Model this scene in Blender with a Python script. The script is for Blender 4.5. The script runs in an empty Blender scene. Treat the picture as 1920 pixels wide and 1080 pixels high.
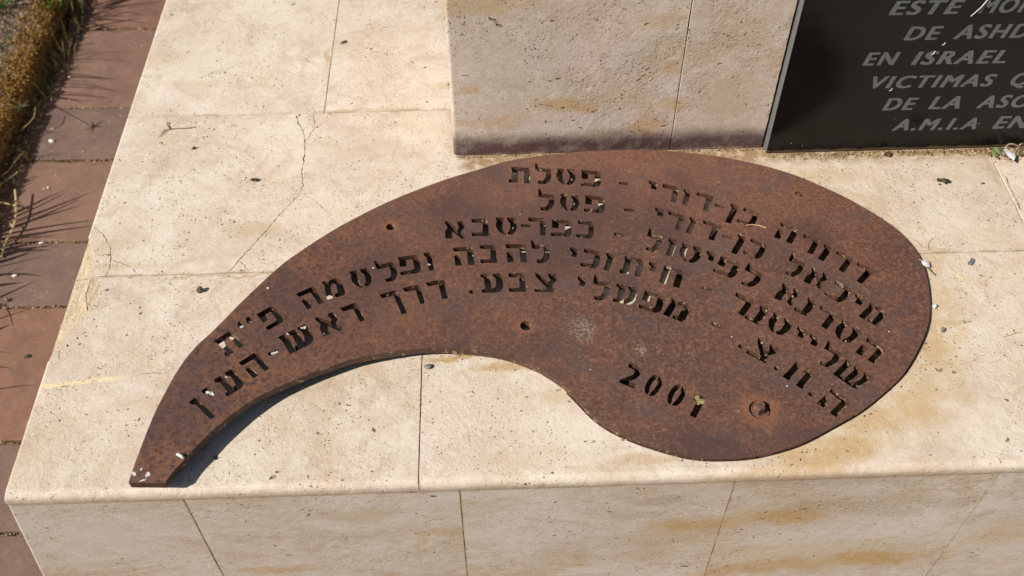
import bpy, bmesh, math, random
import numpy as np
from mathutils import Vector, Matrix, noise
from mathutils.geometry import delaunay_2d_cdt

random.seed(7)
SC = bpy.context.scene
COL = SC.collection

# ------------------------------------------------------------------ camera
CAM_H = 1.17
PITCH, ROLL, YAW, FPX = 0.86746362, 0.00675677, 0.0291327, 1882.79102
CF = np.array([math.sin(YAW)*math.cos(PITCH), math.cos(YAW)*math.cos(PITCH), -math.sin(PITCH)])
_r = np.array([math.cos(YAW), -math.sin(YAW), 0.0]); _d = np.cross(CF, _r)
CR = math.cos(ROLL)*_r + math.sin(ROLL)*_d
CD = -math.sin(ROLL)*_r + math.cos(ROLL)*_d
cam_data = bpy.data.cameras.new('camera')
cam_data.sensor_width = 36.0
cam_data.lens = FPX/1920*36
cam_data.clip_start = 0.02
cam_data.clip_end = 900
cam_data.dof.use_dof = True
cam_data.dof.focus_distance = 1.52
cam_data.dof.aperture_fstop = 4.5
cam = bpy.data.objects.new('camera', cam_data)
COL.objects.link(cam)
M = Matrix.Identity(4)
for i in range(3):
    M[i][0] = CR[i]; M[i][1] = -CD[i]; M[i][2] = -CF[i]
M[2][3] = CAM_H
cam.matrix_world = M
SC.camera = cam

# ------------------------------------------------------------------ light
SUN_EL, SUN_AZ = math.radians(42.5), math.radians(28)      # azimuth: from the left, turned towards the front
to_sun = Vector((-math.cos(SUN_AZ)*math.cos(SUN_EL), -math.sin(SUN_AZ)*math.cos(SUN_EL), math.sin(SUN_EL)))
world = bpy.data.worlds.new('World'); SC.world = world; world.use_nodes = True
wn = world.node_tree; wn.nodes.clear()
sky = wn.nodes.new('ShaderNodeTexSky'); sky.sky_type = 'NISHITA'; sky.sun_disc = False
sky.sun_elevation = SUN_EL; sky.sun_rotation = math.atan2(to_sun.x, to_sun.y)
bg = wn.nodes.new('ShaderNodeBackground'); bg.inputs[1].default_value = 0.05
wo = wn.nodes.new('ShaderNodeOutputWorld')
wn.links.new(sky.outputs[0], bg.inputs[0]); wn.links.new(bg.outputs[0], wo.inputs[0])
sd = bpy.data.lights.new('sun', 'SUN'); sd.energy = 5.0; sd.angle = math.radians(0.5); sd.color = (1.0, 0.945, 0.86)
sun = bpy.data.objects.new('sun', sd); COL.objects.link(sun)
sun.rotation_euler = (-to_sun).to_track_quat('-Z', 'Y').to_euler()
SC.view_settings.view_transform = 'Standard'; SC.view_settings.look = 'None'
SC.view_settings.exposure = 0.16; SC.view_settings.gamma = 1.0
SC.view_settings.use_curve_mapping = False

# ------------------------------------------------------------------ photo measurements -> world
def ray(px, py):
    d = CR*(px-960)/FPX + CD*(py-540)/FPX + CF
    return d
def PZ(px, py, z=0.0):
    d = ray(px, py); t = (z-CAM_H)/d[2]
    return (t*d[0], t*d[1])
def PY(px, py, y):
    d = ray(px, py); t = y/d[1]
    return (t*d[0], CAM_H + t*d[2])
def plate_h(x, y):                       # height of the warped plate's top face above the ledge, metres
    p = 3 - 58*(x-.1) + 50*(y-.675)
    k = 5.0
    v = 4 + 2.6*max(0, min(1, (x-.36)/.24)) + k*math.log1p(math.exp(min(50, (p-4-2)/k)))
    v = v - 3.0*math.log1p(math.exp((v-34)/3.0))
    return v/1000
def PP(px, py):
    z = .015
    for _ in range(12):
        x, y = PZ(px, py, z); z = plate_h(x, y)
    return (x, y)

# ------------------------------------------------------------------ helpers
def link(name, me, mat=None, parent=None, loc=None):
    o = bpy.data.objects.new(name, me); COL.objects.link(o)
    if mat is not None:
        if isinstance(mat, (list, tuple)):
            for m in mat: me.materials.append(m)
        elif len(me.materials) == 0: me.materials.append(mat)
    if parent is not None: o.parent = parent
    if loc is not None: o.location = loc
    return o
def tag(o, label=None, cat=None, group=None, kind=None):
    if label: o['label'] = label
    if cat: o['category'] = cat
    if group: o['group'] = group
    if kind: o['kind'] = kind
    return o
def empty(name, loc=(0, 0, 0)):
    o = bpy.data.objects.new(name, None); o.empty_display_size = .05; COL.objects.link(o); o.location = loc
    return o
def mesh(verts, faces, smooth=False, name='m'):
    me = bpy.data.meshes.new(name); me.from_pydata([tuple(v) for v in verts], [], faces)
    me.update()
    if smooth:
        for p in me.polygons: p.use_smooth = True
    return me
def center(o):
    """move the object's origin to its own geometry"""
    me = o.data
    c = sum((v.co for v in me.vertices), Vector())/len(me.vertices)
    me.transform(Matrix.Translation(-c)); o.location = o.location + c
    return o
def pip(x, y, poly):
    r = False; n = len(poly); j = n-1
    for i in range(n):
        xi, yi = poly[i]; xj, yj = poly[j]
        if (yi > y) != (yj > y) and x < (xj-xi)*(y-yi)/(yj-yi)+xi: r = not r
        j = i
    return r
def area(poly):
    return .5*sum(poly[i-1][0]*poly[i][1]-poly[i][0]*poly[i-1][1] for i in range(len(poly)))
def ccw(poly):
    return list(poly) if area(poly) > 0 else list(poly)[::-1]
def catmull(pts, n=8, closed=True):
    out = []; N = len(pts)
    rng = range(N) if closed else range(N-1)
    for i in rng:
        p0, p1, p2, p3 = (pts[(i-1) % N], pts[i], pts[(i+1) % N], pts[(i+2) % N]) if closed else \
            (pts[max(i-1, 0)], pts[i], pts[i+1], pts[min(i+2, N-1)])
        for k in range(n):
            t = k/n
            out.append(tuple(.5*((2*b)+(-a+c)*t+(2*a-5*b+4*c-d)*t*t+(-a+3*b-3*c+d)*t**3) for a, b, c, d in zip(p0, p1, p2, p3)))
    if not closed: out.append(tuple(pts[-1]))
    return out
def offset_poly(poly, d):
    poly = ccw(poly); n = len(poly); out = []
    for i in range(n):
        a = Vector(poly[i-1]); b = Vector(poly[i]); c = Vector(poly[(i+1) % n])
        e1 = (b-a); e2 = (c-b)
        if e1.length < 1e-9 or e2.length < 1e-9: continue
        e1.normalize(); e2.normalize()
        nn = Vector((e1.y+e2.y, -(e1.x+e2.x)))
        if nn.length < 1e-6: continue
        nn.normalize()
        out.append(tuple(b+nn*d))
    return out
def round_poly(poly, r):
    n = len(poly); out = []
    for i in range(n):
        a = Vector(poly[i-1]); b = Vector(poly[i]); c = Vector(poly[(i+1) % n])
        l1 = (a-b).length; l2 = (c-b).length
        rr = min(r, .42*l1, .42*l2)
        p = b+(a-b).normalized()*rr; q = b+(c-b).normalized()*rr
        for t in (0, .5, 1):
            out.append(tuple(p*(1-t)**2+b*2*t*(1-t)+q*t*t))
    return out
def resample(poly, step, jit=0.0):
    out = []; n = len(poly)
    for i in range(n):
        a = Vector(poly[i]); b = Vector(poly[(i+1) % n]); L = (b-a).length
        k = max(1, int(L/step))
        for j in range(k):
            p = a.lerp(b, j/k)
            if jit: p += Vector((random.uniform(-jit, jit), random.uniform(-jit, jit)))
            out.append(tuple(p))
    return out
def cdt(polys, interior):
    """triangulate outer polygon polys[0] with holes polys[1:] and extra points"""
    vs = []; es = []
    for p in polys:
        b = len(vs); n = len(p)
        vs += [Vector(q) for q in p]; es += [(b+i, b+(i+1) % n) for i in range(n)]
    vs += [Vector(q) for q in interior]
    V, E, F, *_ = delaunay_2d_cdt(vs, es, [], 0, 1e-7)
    keep = []
    for f in F:
        cx = sum(V[i].x for i in f)/len(f); cy = sum(V[i].y for i in f)/len(f)
        if not pip(cx, cy, polys[0]): continue
        if any(bb[0] <= cx <= bb[2] and bb[1] <= cy <= bb[3] and pip(cx, cy, h) for h, bb in zip(polys[1:], BB(polys[1:]))): continue
        f = list(f)
        if (V[f[1]].x-V[f[0]].x)*(V[f[2]].y-V[f[0]].y)-(V[f[1]].y-V[f[0]].y)*(V[f[2]].x-V[f[0]].x) < 0: f.reverse()
        keep.append(f)
    return V, keep
_bbc = {}
def BB(ps):
    k = id(ps[0]) if ps else 0
    key = (k, len(ps))
    if key not in _bbc:
        _bbc[key] = [(min(q[0] for q in p), min(q[1] for q in p), max(q[0] for q in p), max(q[1] for q in p)) for p in ps]
    return _bbc[key]
def sheet_solid(polys, interior, ztop, zbot):
    """closed solid between two height functions over a polygon with holes"""
    V, F = cdt(polys, interior)
    used = sorted({i for f in F for i in f}); mp = {u: k for k, u in enumerate(used)}
    n = len(used)
    verts = [(V[u].x, V[u].y, ztop(V[u].x, V[u].y)) for u in used] + [(V[u].x, V[u].y, zbot(V[u].x, V[u].y)) for u in used]
    faces = [[mp[i] for i in f] for f in F]
    edges = {}
    for f in faces:
        for a, b in zip(f, f[1:]+f[:1]): edges[(a, b)] = 1
    side = [(b, a, a+n, b+n) for (a, b) in edges if (b, a) not in edges]
    return verts, faces + [[i+n for i in reversed(f)] for f in faces] + [list(s) for s in side], n, len(faces)
def grid_pts(poly, step, jit=.3):
    xs = [p[0] for p in poly]; ys = [p[1] for p in poly]; out = []
    y = min(ys)+step*.6
    while y < max(ys):
        x = min(xs)+step*.6
        while x < max(xs):
            q = (x+random.uniform(-jit, jit)*step, y+random.uniform(-jit, jit)*step)
            if pip(q[0], q[1], poly): out.append(q)
            x += step
        y += step
    return out
def boolean_cut(o, cutters, self_=False):
    """cutters: list of (verts, faces, material)"""
    for vs, fs, m in cutters:
        cm = mesh(vs, fs)
        if m is not None: cm.materials.append(m)
        c = link('cutter', cm)
        md = o.modifiers.new('b', 'BOOLEAN'); md.operation = 'DIFFERENCE'; md.object = c; md.solver = 'EXACT'
        md.material_mode = 'TRANSFER'; md.use_self = self_
        bpy.context.view_layer.update()
        dg = bpy.context.evaluated_depsgraph_get()
        nm = bpy.data.meshes.new_from_object(o.evaluated_get(dg), depsgraph=dg)
        o.modifiers.clear(); o.data = nm
        bpy.data.objects.remove(c)

# ------------------------------------------------------------------ materials
class NT:
    def __init__(s, name):
        s.m = bpy.data.materials.new(name); s.m.use_nodes = True; s.t = s.m.node_tree
        s.b = s.t.nodes['Principled BSDF']; s.b.inputs['Roughness'].default_value = .8
    def n(s, typ, **kw):
        nd = s.t.nodes.new(typ)
        for k, v in kw.items(): setattr(nd, k, v)
        return nd
    def set(s, sock, v):
        if hasattr(v, 'links') or hasattr(v, 'is_linked'): s.t.links.new(v, sock)
        else: sock.default_value = v
    def math(s, op, a, b=0.0, c=0.0, clamp=False):
        nd = s.n('ShaderNodeMath', operation=op, use_clamp=clamp)
        s.set(nd.inputs[0], a); s.set(nd.inputs[1], b); s.set(nd.inputs[2], c); return nd.outputs[0]
    def vmath(s, op, a, b=(0, 0, 0)):
        nd = s.n('ShaderNodeVectorMath', operation=op); s.set(nd.inputs[0], a); s.set(nd.inputs[1], b)
        return nd.outputs['Value'] if op in ('LENGTH', 'DISTANCE', 'DOT_PRODUCT') else nd.outputs[0]
    def mix(s, f, a, b, typ='MIX'):
        nd = s.n('ShaderNodeMix', data_type='RGBA', blend_type=typ); nd.clamp_factor = True
        s.set(nd.inputs[0], f)
        for k, v in ((6, a), (7, b)):
            if isinstance(v, tuple) and len(v) == 3: v = v+(1,)
            s.set(nd.inputs[k], v)
        return nd.outputs[2]
    def ramp(s, f, lo, hi, a=0.0, b=1.0):
        nd = s.n('ShaderNodeMapRange', interpolation_type='SMOOTHSTEP'); nd.clamp = True
        s.set(nd.inputs[0], f); s.set(nd.inputs[1], lo); s.set(nd.inputs[2], hi); s.set(nd.inputs[3], a); s.set(nd.inputs[4], b)
        return nd.outputs[0]
    def noise(s, v, scale, detail=4, rough=.55, dist=0.0, out=0):
        nd = s.n('ShaderNodeTexNoise'); s.set(nd.inputs['Vector'], v); nd.inputs['Scale'].default_value = scale
        nd.inputs['Detail'].default_value = detail; nd.inputs['Roughness'].default_value = rough; nd.inputs['Distortion'].default_value = dist
        return nd.outputs[out]
    def vor(s, v, scale, feature='F1', rnd=1.0, out='Distance'):
        nd = s.n('ShaderNodeTexVoronoi', feature=feature); s.set(nd.inputs['Vector'], v); nd.inputs['Scale'].default_value = scale
        nd.inputs['Randomness'].default_value = rnd
        return nd.outputs[out], (nd.outputs['Color'] if 'Color' in nd.outputs else None)
    def bump(s, h, strength=1.0, dist=.001, normal=None):
        nd = s.n('ShaderNodeBump'); nd.inputs['Strength'].default_value = strength; nd.inputs['Distance'].default_value = dist
        s.set(nd.inputs['Height'], h)
        if normal is not None: s.set(nd.inputs['Normal'], normal)
        return nd.outputs[0]
    def coords(s, rand=True):
        tc = s.n('ShaderNodeTexCoord').outputs['Object']
        if not rand: return tc
        oi = s.n('ShaderNodeObjectInfo').outputs['Random']
        k = s.math('MULTIPLY', oi, 37.0)
        cb = s.n('ShaderNodeCombineXYZ'); s.set(cb.inputs[0], k); s.set(cb.inputs[1], s.math('MULTIPLY', oi, 91.0)); s.set(cb.inputs[2], s.math('MULTIPLY', oi, 13.0))
        return s.vmath('ADD', tc, cb.outputs[0])
    def pos(s): return s.n('ShaderNodeNewGeometry').outputs['Position']
    def out(s, col=None, rough=None, normal=None):
        if col is not None: s.set(s.b.inputs['Base Color'], col if not (isinstance(col, tuple) and len(col) == 3) else col+(1,))
        if rough is not None: s.set(s.b.inputs['Roughness'], rough)
        if normal is not None: s.set(s.b.inputs['Normal'], normal)
        return s.m
def sep(N, v):
    nd = N.n('ShaderNodeSeparateXYZ'); N.set(nd.inputs[0], v); return nd.outputs

def travertine(name, tint=(.60, .49, .375), light=(.68, .585, .475), stain_amt=.25, pink=.3, vein=0, plate_stain=False, band=False, stretch=(1, 1, 1), pit=1.0, relief=1.0, golden=(.52, .33, .13), spots=(), xjoints=(), ztop=None):
    N = NT(name)
    c = N.vmath('MULTIPLY', N.coords(), stretch)
    # large clouds of tone
    big = N.noise(c, 5.5, 6, .6, .4)
    col = N.mix(N.ramp(big, .36, .64), tint, light)
    pk = N.noise(N.vmath('ADD', c, (4.1, 2.2, 9.0)), 7.0, 5, .6)
    col = N.mix(N.math('MULTIPLY', N.ramp(pk, .47, .68), pink), col, (.60, .455, .40))
    # crystalline mottling
    m1 = N.noise(c, 75, 6, .72, .6)
    col = N.mix(N.ramp(m1, .42, .68, 0, .42), col, (.76, .68, .585))
    m2 = N.noise(N.vmath('ADD', c, (1.3, 7.7, .4)), 210, 4, .7, .8)
    col = N.mix(N.ramp(m2, .56, .74, 0, .5), col, (.40, .29, .185))
    m3 = N.noise(c, 38, 5, .66, 1.5)
    col = N.mix(N.ramp(m3, .54, .70, 0, .38), col, (.50, .37, .235))
    cl = N.noise(N.vmath('ADD', c, (6, 6, 1)), 17, 7, .7, 1.0)
    col = N.mix(N.ramp(cl, .50, .66, 0, .50), col, (.45, .345, .25))
    col = N.mix(N.ramp(cl, .48, .34, 0, .45), col, (.74, .66, .575))
    m5 = N.noise(N.vmath('ADD', c, (2, 9, 4)), 120, 5, .8, .5)
    col = N.mix(N.ramp(m5, .52, .66, 0, .38), col, (.44, .34, .24))
    m6 = N.noise(N.vmath('ADD', c, (4, 1, 6)), 330, 4, .85)
    col = N.mix(N.ramp(m6, .53, .64, 0, .34), col, (.42, .32, .23))
    col = N.mix(N.ramp(m6, .47, .36, 0, .40), col, (.80, .73, .64))
    # golden iron stains, clustered
    st = N.math('ADD', N.math('MULTIPLY', N.noise(N.vmath('ADD', c, (9, 3, 5)), 6.0, 5, .62, .3), .75), N.math('MULTIPLY', N.noise(N.vmath('ADD', c, (1, 3, 2)), 48, 6, .75, .6), .25))
    col = N.mix(N.math('MULTIPLY', N.math('MULTIPLY', N.ramp(st, .50, .60), N.ramp(m1, .38, .58, .25, 1.0)), stain_amt), col, golden)
    if spots:
        P = N.pos()
        wd = N.vmath('MULTIPLY', N.vmath('SUBTRACT', N.noise(P, 13, 6, .7, 0, out=1), (.5, .5, .5)), ((.05, .05, .05) if plate_stain else (.085, .085, .085)))
        Pw = N.vmath('ADD', P, wd)
        for (cx, cy, cz, rx, rz, amt, rgb) in spots:
            q = N.vmath('MULTIPLY', N.vmath('SUBTRACT', Pw, (cx, cy, cz)), (1/rx, .3, 1/rz) if not plate_stain else (1/rx, 1/rz, .3))
            e_ = N.vmath('LENGTH', q)
            k_ = N.math('MULTIPLY', N.ramp(e_, .45, 1.25, 1, 0), N.ramp(m1, .34, .54, .45, 1.0))
            col = N.mix(N.math('MULTIPLY', k_, amt), col, rgb)
    wsp = N.noise(N.vmath('MULTIPLY', N.vmath('ADD', c, (2, 8, 1)), (1, 1.9, 1)), 24, 6, .7, 2.2)
    col = N.mix(N.math('MULTIPLY', N.ramp(wsp, .585, .66), .38*min(1, stain_amt*2.5)), col, (.45, .30, .135))
    oi2 = N.n('ShaderNodeObjectInfo').outputs['Random']
    col = N.mix(N.math('MULTIPLY', oi2, .16), col, (.50, .40, .31))
    # pits: sparse elongated holes of several sizes, in clusters
    wv = N.noise(c, 60, 3, .6, 0, out=1)
    cw = N.vmath('ADD', c, N.vmath('MULTIPLY', N.vmath('SUBTRACT', wv, (.5, .5, .5)), (.016, .016, .016)))
    clus = N.noise(N.vmath('ADD', c, (3, 1, 2)), 14, 3, .6)
    pits = None
    for sc, lo, amt, ax, thr, seed in ((52, .0, .20, (1, 1.5, 1.2), .80, 0), (120, .0, .24, (1.5, 1, 1.1), .66, 5), (230, .0, .29, (1, 1.7, 1), .50, 11), (95, .0, .17, (.6, 1.8, 1), .72, 17)):
        vv = N.vmath('MULTIPLY', N.vmath('ADD', cw, (seed, seed*.7, seed*.3)), ax)
        d, cc = N.vor(vv, sc)
        rn = sep(N, cc)[0]
        gate = N.math('ADD', N.ramp(rn, thr, 1.0), 0.0)
        gate = N.math('MULTIPLY', gate, N.ramp(clus, .36, .60, .25, 1.15))
        rad = N.math('MULTIPLY', gate, amt*pit)
        p = N.ramp(N.math('SUBTRACT', d, rad), -.055, .015, 1, 0)
        p = N.math('MULTIPLY', p, N.ramp(rad, .02, .05))
        pits = p if pits is None else N.math('MAXIMUM', pits, p)
    col = N.mix(N.math('MULTIPLY', pits, .84), col, (.11, .068, .036))
    fi = N.noise(N.vmath('MULTIPLY', c, (1, 2.2, 1)), 95, 5, .75, 1.0)
    fiss = N.math('MULTIPLY', N.ramp(fi, .665, .70), N.ramp(clus, .46, .58))
    col = N.mix(N.math('MULTIPLY', fiss, .55), col, (.20, .13, .07))
    if plate_stain:
        P = N.pos()
        x, y, z = sep(N, P)
        # rust-yellow wash that follows the plate's rim
        def ell(cx, cy, rx, ry, rot):
            ca, sa = math.cos(rot), math.sin(rot)
            dx = N.math('SUBTRACT', x, cx); dy = N.math('SUBTRACT', y, cy)
            u = N.math('ADD', N.math('MULTIPLY', dx, ca/rx), N.math('MULTIPLY', dy, sa/rx))
            v = N.math('ADD', N.math('MULTIPLY', dx, -sa/ry), N.math('MULTIPLY', dy, ca/ry))
            return N.math('SQRT', N.math('ADD', N.math('MULTIPLY', u, u), N.math('MULTIPLY', v, v)))
        wob = N.noise(P, 22, 5, .65)
        wob2 = N.noise(P, 55, 5, .65)
        e = ell(.375, .965, .30, .27, -.35)
        e = N.math('SUBTRACT', e, N.math('MULTIPLY', N.math('SUBTRACT', wob, .4), .42))
        s1 = N.math('MULTIPLY', N.ramp(e, .97, 1.16, 1, 0), N.ramp(wob2, .30, .62, .35, 1))
        s1 = N.math('MULTIPLY', s1, N.ramp(x, .18, .42))
        col = N.mix(N.math('MULTIPLY', s1, .45), col, (.50, .335, .13))
        e2 = ell(-.03, .80, .16, .09, -.25)
        e2 = N.math('ADD', e2, N.math('MULTIPLY', wob, -.3))
        s2 = N.math('MULTIPLY', N.math('MULTIPLY', N.ramp(e2, .70, .84), N.ramp(e2, .84, 1.05, 1, 0)), N.ramp(y, .82, .86))
        col = N.mix(N.math('MULTIPLY', s2, .35), col, (.55, .37, .17))
        for jy in (1.0395, 1.4195):
            g_ = N.math('ABSOLUTE', N.math('SUBTRACT', y, jy))
            g_ = N.math('MULTIPLY', N.ramp(g_, .0008, .0055, 1, 0), N.ramp(N.noise(P, 17, 5, .7), .42, .62))
            col = N.mix(N.math('MULTIPLY', g_, .6), col, (.34, .23, .12))
        # dirt gathered at the foot of the pillar
        s3 = N.math('MULTIPLY', N.ramp(N.math('ADD', y, N.math('MULTIPLY', wob2, .03)), 1.258, 1.288), N.math('MULTIPLY', N.ramp(x, -.06, -.04), N.ramp(wob2, .35, .55, .3, 1)))
        s3 = N.math('MULTIPLY', s3, N.ramp(y, 1.33, 1.31))
        col = N.mix(N.math('MULTIPLY', s3, .85), col, (.27, .16, .065))
        g_ = N.math('MULTIPLY', N.ramp(N.math('ADD', z, N.math('MULTIPLY', wob, .004)), -.0120, -.0155), N.ramp(wob2, .3, .6, .4, 1))
        col = N.mix(N.math('MULTIPLY', g_, .6), col, (.33, .235, .14))
        # pale calcite vein across the first tile
        yy = N.math('SUBTRACT', N.math('SUBTRACT', y, N.math('MULTIPLY', N.math('ADD', x, .64), .105)), .8345)
        yy = N.math('ADD', yy, N.math('MULTIPLY', N.math('SUBTRACT', N.noise(P, 30, 3), .5), .008))
        vm = N.math('MULTIPLY', N.ramp(N.math('ABSOLUTE', yy), .002, .0048, 1, 0), N.ramp(x, -.52, -.545))
        col = N.mix(N.math('MULTIPLY', vm, .85), col, (.78, .63, .38))
    if xjoints:
        P = N.pos(); x, y, z = sep(N, P)
        gn = N.noise(P, 30, 5, .75)
        for xj in xjoints:
            g_ = N.ramp(N.math('ABSOLUTE', N.math('SUBTRACT', x, xj)), .0007, .0026, 1, 0)
            col = N.mix(N.math('MULTIPLY', g_, N.ramp(gn, .35, .6, .25, .8)), col, (.36, .24, .11))
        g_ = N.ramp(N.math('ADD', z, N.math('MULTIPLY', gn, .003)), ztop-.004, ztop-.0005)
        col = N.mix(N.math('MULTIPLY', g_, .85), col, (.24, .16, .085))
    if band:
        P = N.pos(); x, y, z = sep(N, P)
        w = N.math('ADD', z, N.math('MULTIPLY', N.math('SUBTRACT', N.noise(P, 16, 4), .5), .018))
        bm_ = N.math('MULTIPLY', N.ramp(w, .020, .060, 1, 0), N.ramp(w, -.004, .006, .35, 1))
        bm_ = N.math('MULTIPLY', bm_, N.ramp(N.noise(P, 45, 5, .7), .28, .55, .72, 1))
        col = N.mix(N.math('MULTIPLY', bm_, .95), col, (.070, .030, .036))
    hgt = N.math('ADD', N.math('MULTIPLY', pits, -1.0), N.math('MULTIPLY', m1, .28*relief))
    hgt = N.math('ADD', hgt, N.math('MULTIPLY', fiss, -.5))
    hgt = N.math('ADD', hgt, N.math('MULTIPLY', N.ramp(st, .48, .60, .35, 1), N.math('MULTIPLY', N.noise(c, 150, 4, .75), -.9*relief)))
    nrm = N.bump(hgt, .75, .0016)
    N.b.inputs['Specular IOR Level'].default_value = .35
    return N.out(col, N.ramp(m3, .3, .7, .46, .66), nrm)

_yf = PZ(960, 915.5, -.0185)[1]
FXJ = [(PY(a_, b_, _yf)[0]+PY(c_, d_, _yf)[0])/2 for a_, b_, c_, d_ in ((347, 939, 415, 1076), (862, 922, 877, 1080), (1378, 905, 1322, 1080), (1880, 885, 1735, 1080))]
GOLD = (.50, .315, .12); UMB = (.36, .27, .18); LIL = (.60, .52, .50); ORA = (.52, .30, .15)
def fspot(px, py, rx, rz, amt, rgb, y): q = PY(px, py, y); return (q[0], y, q[1], rx, rz, amt, rgb)
FS = [fspot(a_, b_, c_, d_, e_, f_, .658) for a_, b_, c_, d_, e_, f_ in ((1560, 1040, .22, .055, .5, (.56, .42, .24)), (1300, 1000, .10, .04, .4, (.56, .43, .27)), (1480, 975, .06, .022, .7, GOLD), (1465, 965, .070, .028, .8, GOLD), (1310, 985, .075, .020, .75, GOLD), (1640, 1045, .085, .028, .85, GOLD), (1460, 1062, .11, .02, .6, GOLD), (1380, 1075, .08, .02, .7, GOLD),
    (1540, 900, .15, .022, .5, UMB), (1640, 950, .16, .03, .35, UMB), (1245, 942, .04, .014, .5, UMB), (1190, 968, .045, .016, .4, UMB), (690, 965, .07, .02, .5, (.46, .34, .20)), (610, 1005, .06, .016, .45, (.46, .34, .20)), (790, 1040, .04, .018, .5, (.46, .33, .19)),
    (520, 1070, .07, .012, .7, GOLD), (828, 1000, .04, .014, .5, GOLD), (1880, 1000, .05, .05, .45, GOLD), (1870, 950, .05, .02, .6, (.66, .63, .60)), (170, 1000, .12, .05, .5, (.60, .56, .50)), (1060, 1010, .10, .05, .35, (.62, .57, .52)))]
def tspot(px, py, rx, ry, amt, rgb): q = PZ(px, py, 0); return (q[0], q[1], 0, rx, ry, amt, rgb)
RUN = (.44, .26, .09); OCH = (.50, .36, .20)
TS = [tspot(*q) for q in ((1530, 865, .055, .022, .6, RUN), (1585, 835, .05, .022, .7, RUN), (1640, 790, .05, .02, .55, RUN), (1715, 760, .03, .02, .45, RUN), (1745, 640, .022, .06, .5, RUN), (1745, 780, .05, .016, .4, OCH), (1430, 885, .10, .010, .45, RUN), (1220, 862, .06, .009, .5, RUN),
    (1050, 745, .03, .02, .5, OCH), (945, 690, .05, .008, .7, RUN), (860, 668, .06, .006, .8, RUN), (1560, 330, .06, .02, .5, OCH), (1760, 285, .22, .007, .8, (.34, .21, .09)), (1885, 285, .06, .012, .9, (.33, .19, .07)), (1862, 320, .008, .05, .5, (.36, .27, .17)),
    (480, 430, .05, .018, .45, OCH), (370, 160, .05, .02, .35, OCH), (300, 110, .06, .03, .3, OCH), (615, 105, .006, .03, .7, (.42, .27, .13)), (830, 30, .02, .02, .5, OCH), (838, 160, .02, .012, .7, OCH), (848, 240, .008, .06, .6, (.45, .31, .16)), (700, 205, .07, .006, .5, OCH),
    (200, 470, .03, .02, .4, OCH), (240, 500, .10, .006, .4, OCH), (430, 517, .16, .003, .6, (.40, .27, .14)), (1000, 860, .08, .02, .35, OCH), (1150, 880, .06, .012, .4, OCH), (560, 730, .05, .02, .3, OCH), (270, 760, .05, .02, .25, OCH), (1700, 870, .06, .01, .3, OCH), (1780, 735, .04, .015, .35, OCH))]
PS = [fspot(a_, b_, c_, d_, e_, f_, 1.297) for a_, b_, c_, d_, e_, f_ in ((1055, 195, .045, .018, .75, GOLD), (1090, 205, .03, .015, .7, ORA), (878, 166, .022, .010, .7, GOLD), (1255, 130, .022, .016, .7, GOLD), (1262, 190, .030, .018, .6, GOLD), (1212, 235, .028, .028, .65, ORA), (960, 225, .10, .012, .45, ORA),
    (1150, 215, .05, .03, .55, LIL), (1060, 230, .09, .022, .6, LIL), (1250, 160, .04, .03, .6, LIL), (1170, 110, .03, .05, .5, LIL), (900, 5, .09, .02, .5, GOLD), (1245, 35, .05, .02, .4, GOLD), (1370, 170, .06, .05, .35, (.42, .31, .18)), (965, 160, .03, .01, .4, UMB), (1000, 100, .10, .06, .35, (.60, .52, .47)))]
mat_top = travertine('travertine_top', tint=(.57, .465, .355), light=(.70, .61, .505), plate_stain=True, stain_amt=.2, pink=.3, pit=.92, relief=1.35, spots=TS)
mat_front = travertine('travertine_front', tint=(.53, .455, .365), light=(.63, .58, .51), stain_amt=.55, pink=.16, stretch=(.75, 1.2, 1.2), relief=1.0, golden=(.46, .315, .15), pit=.9, spots=FS, xjoints=FXJ, ztop=-.0185)
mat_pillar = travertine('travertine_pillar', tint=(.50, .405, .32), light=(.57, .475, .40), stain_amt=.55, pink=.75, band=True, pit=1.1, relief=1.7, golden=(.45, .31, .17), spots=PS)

N = NT('broken_travertine')
c = N.coords(False)
w = N.noise(N.vmath('MULTIPLY', c, (5, 1, 3)), 40, 6, .7, .6)
col = N.mix(N.ramp(w, .35, .65), (.50, .38, .235), (.64, .53, .375))
col = N.mix(N.ramp(N.noise(c, 60, 5, .7), .58, .68, 0, .6), col, (.26, .17, .08))
mat_broken = N.out(col, .85, N.bump(N.math('ADD', w, N.noise(c, 180, 4, .7)), .9, .0022))

N = NT('joint_mortar')
c = N.coords(False)
mat_joint = N.out(N.mix(N.noise(c, 90, 4), (.09, .06, .035), (.30, .20, .105)), .95, N.bump(N.noise(c, 300, 3), .8, .001))
N = NT('bedding_mortar')
c = N.coords(False)
g = N.noise(c, 45, 6, .7, .5)
mat_bed = N.out(N.mix(N.ramp(g, .4, .65), (.07, .045, .025), (.24, .165, .085)), .95, N.bump(N.noise(c, 220, 5, .7), 1, .003))  # brown mortar, darkened to add shade at the bottom of the cuts

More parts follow.
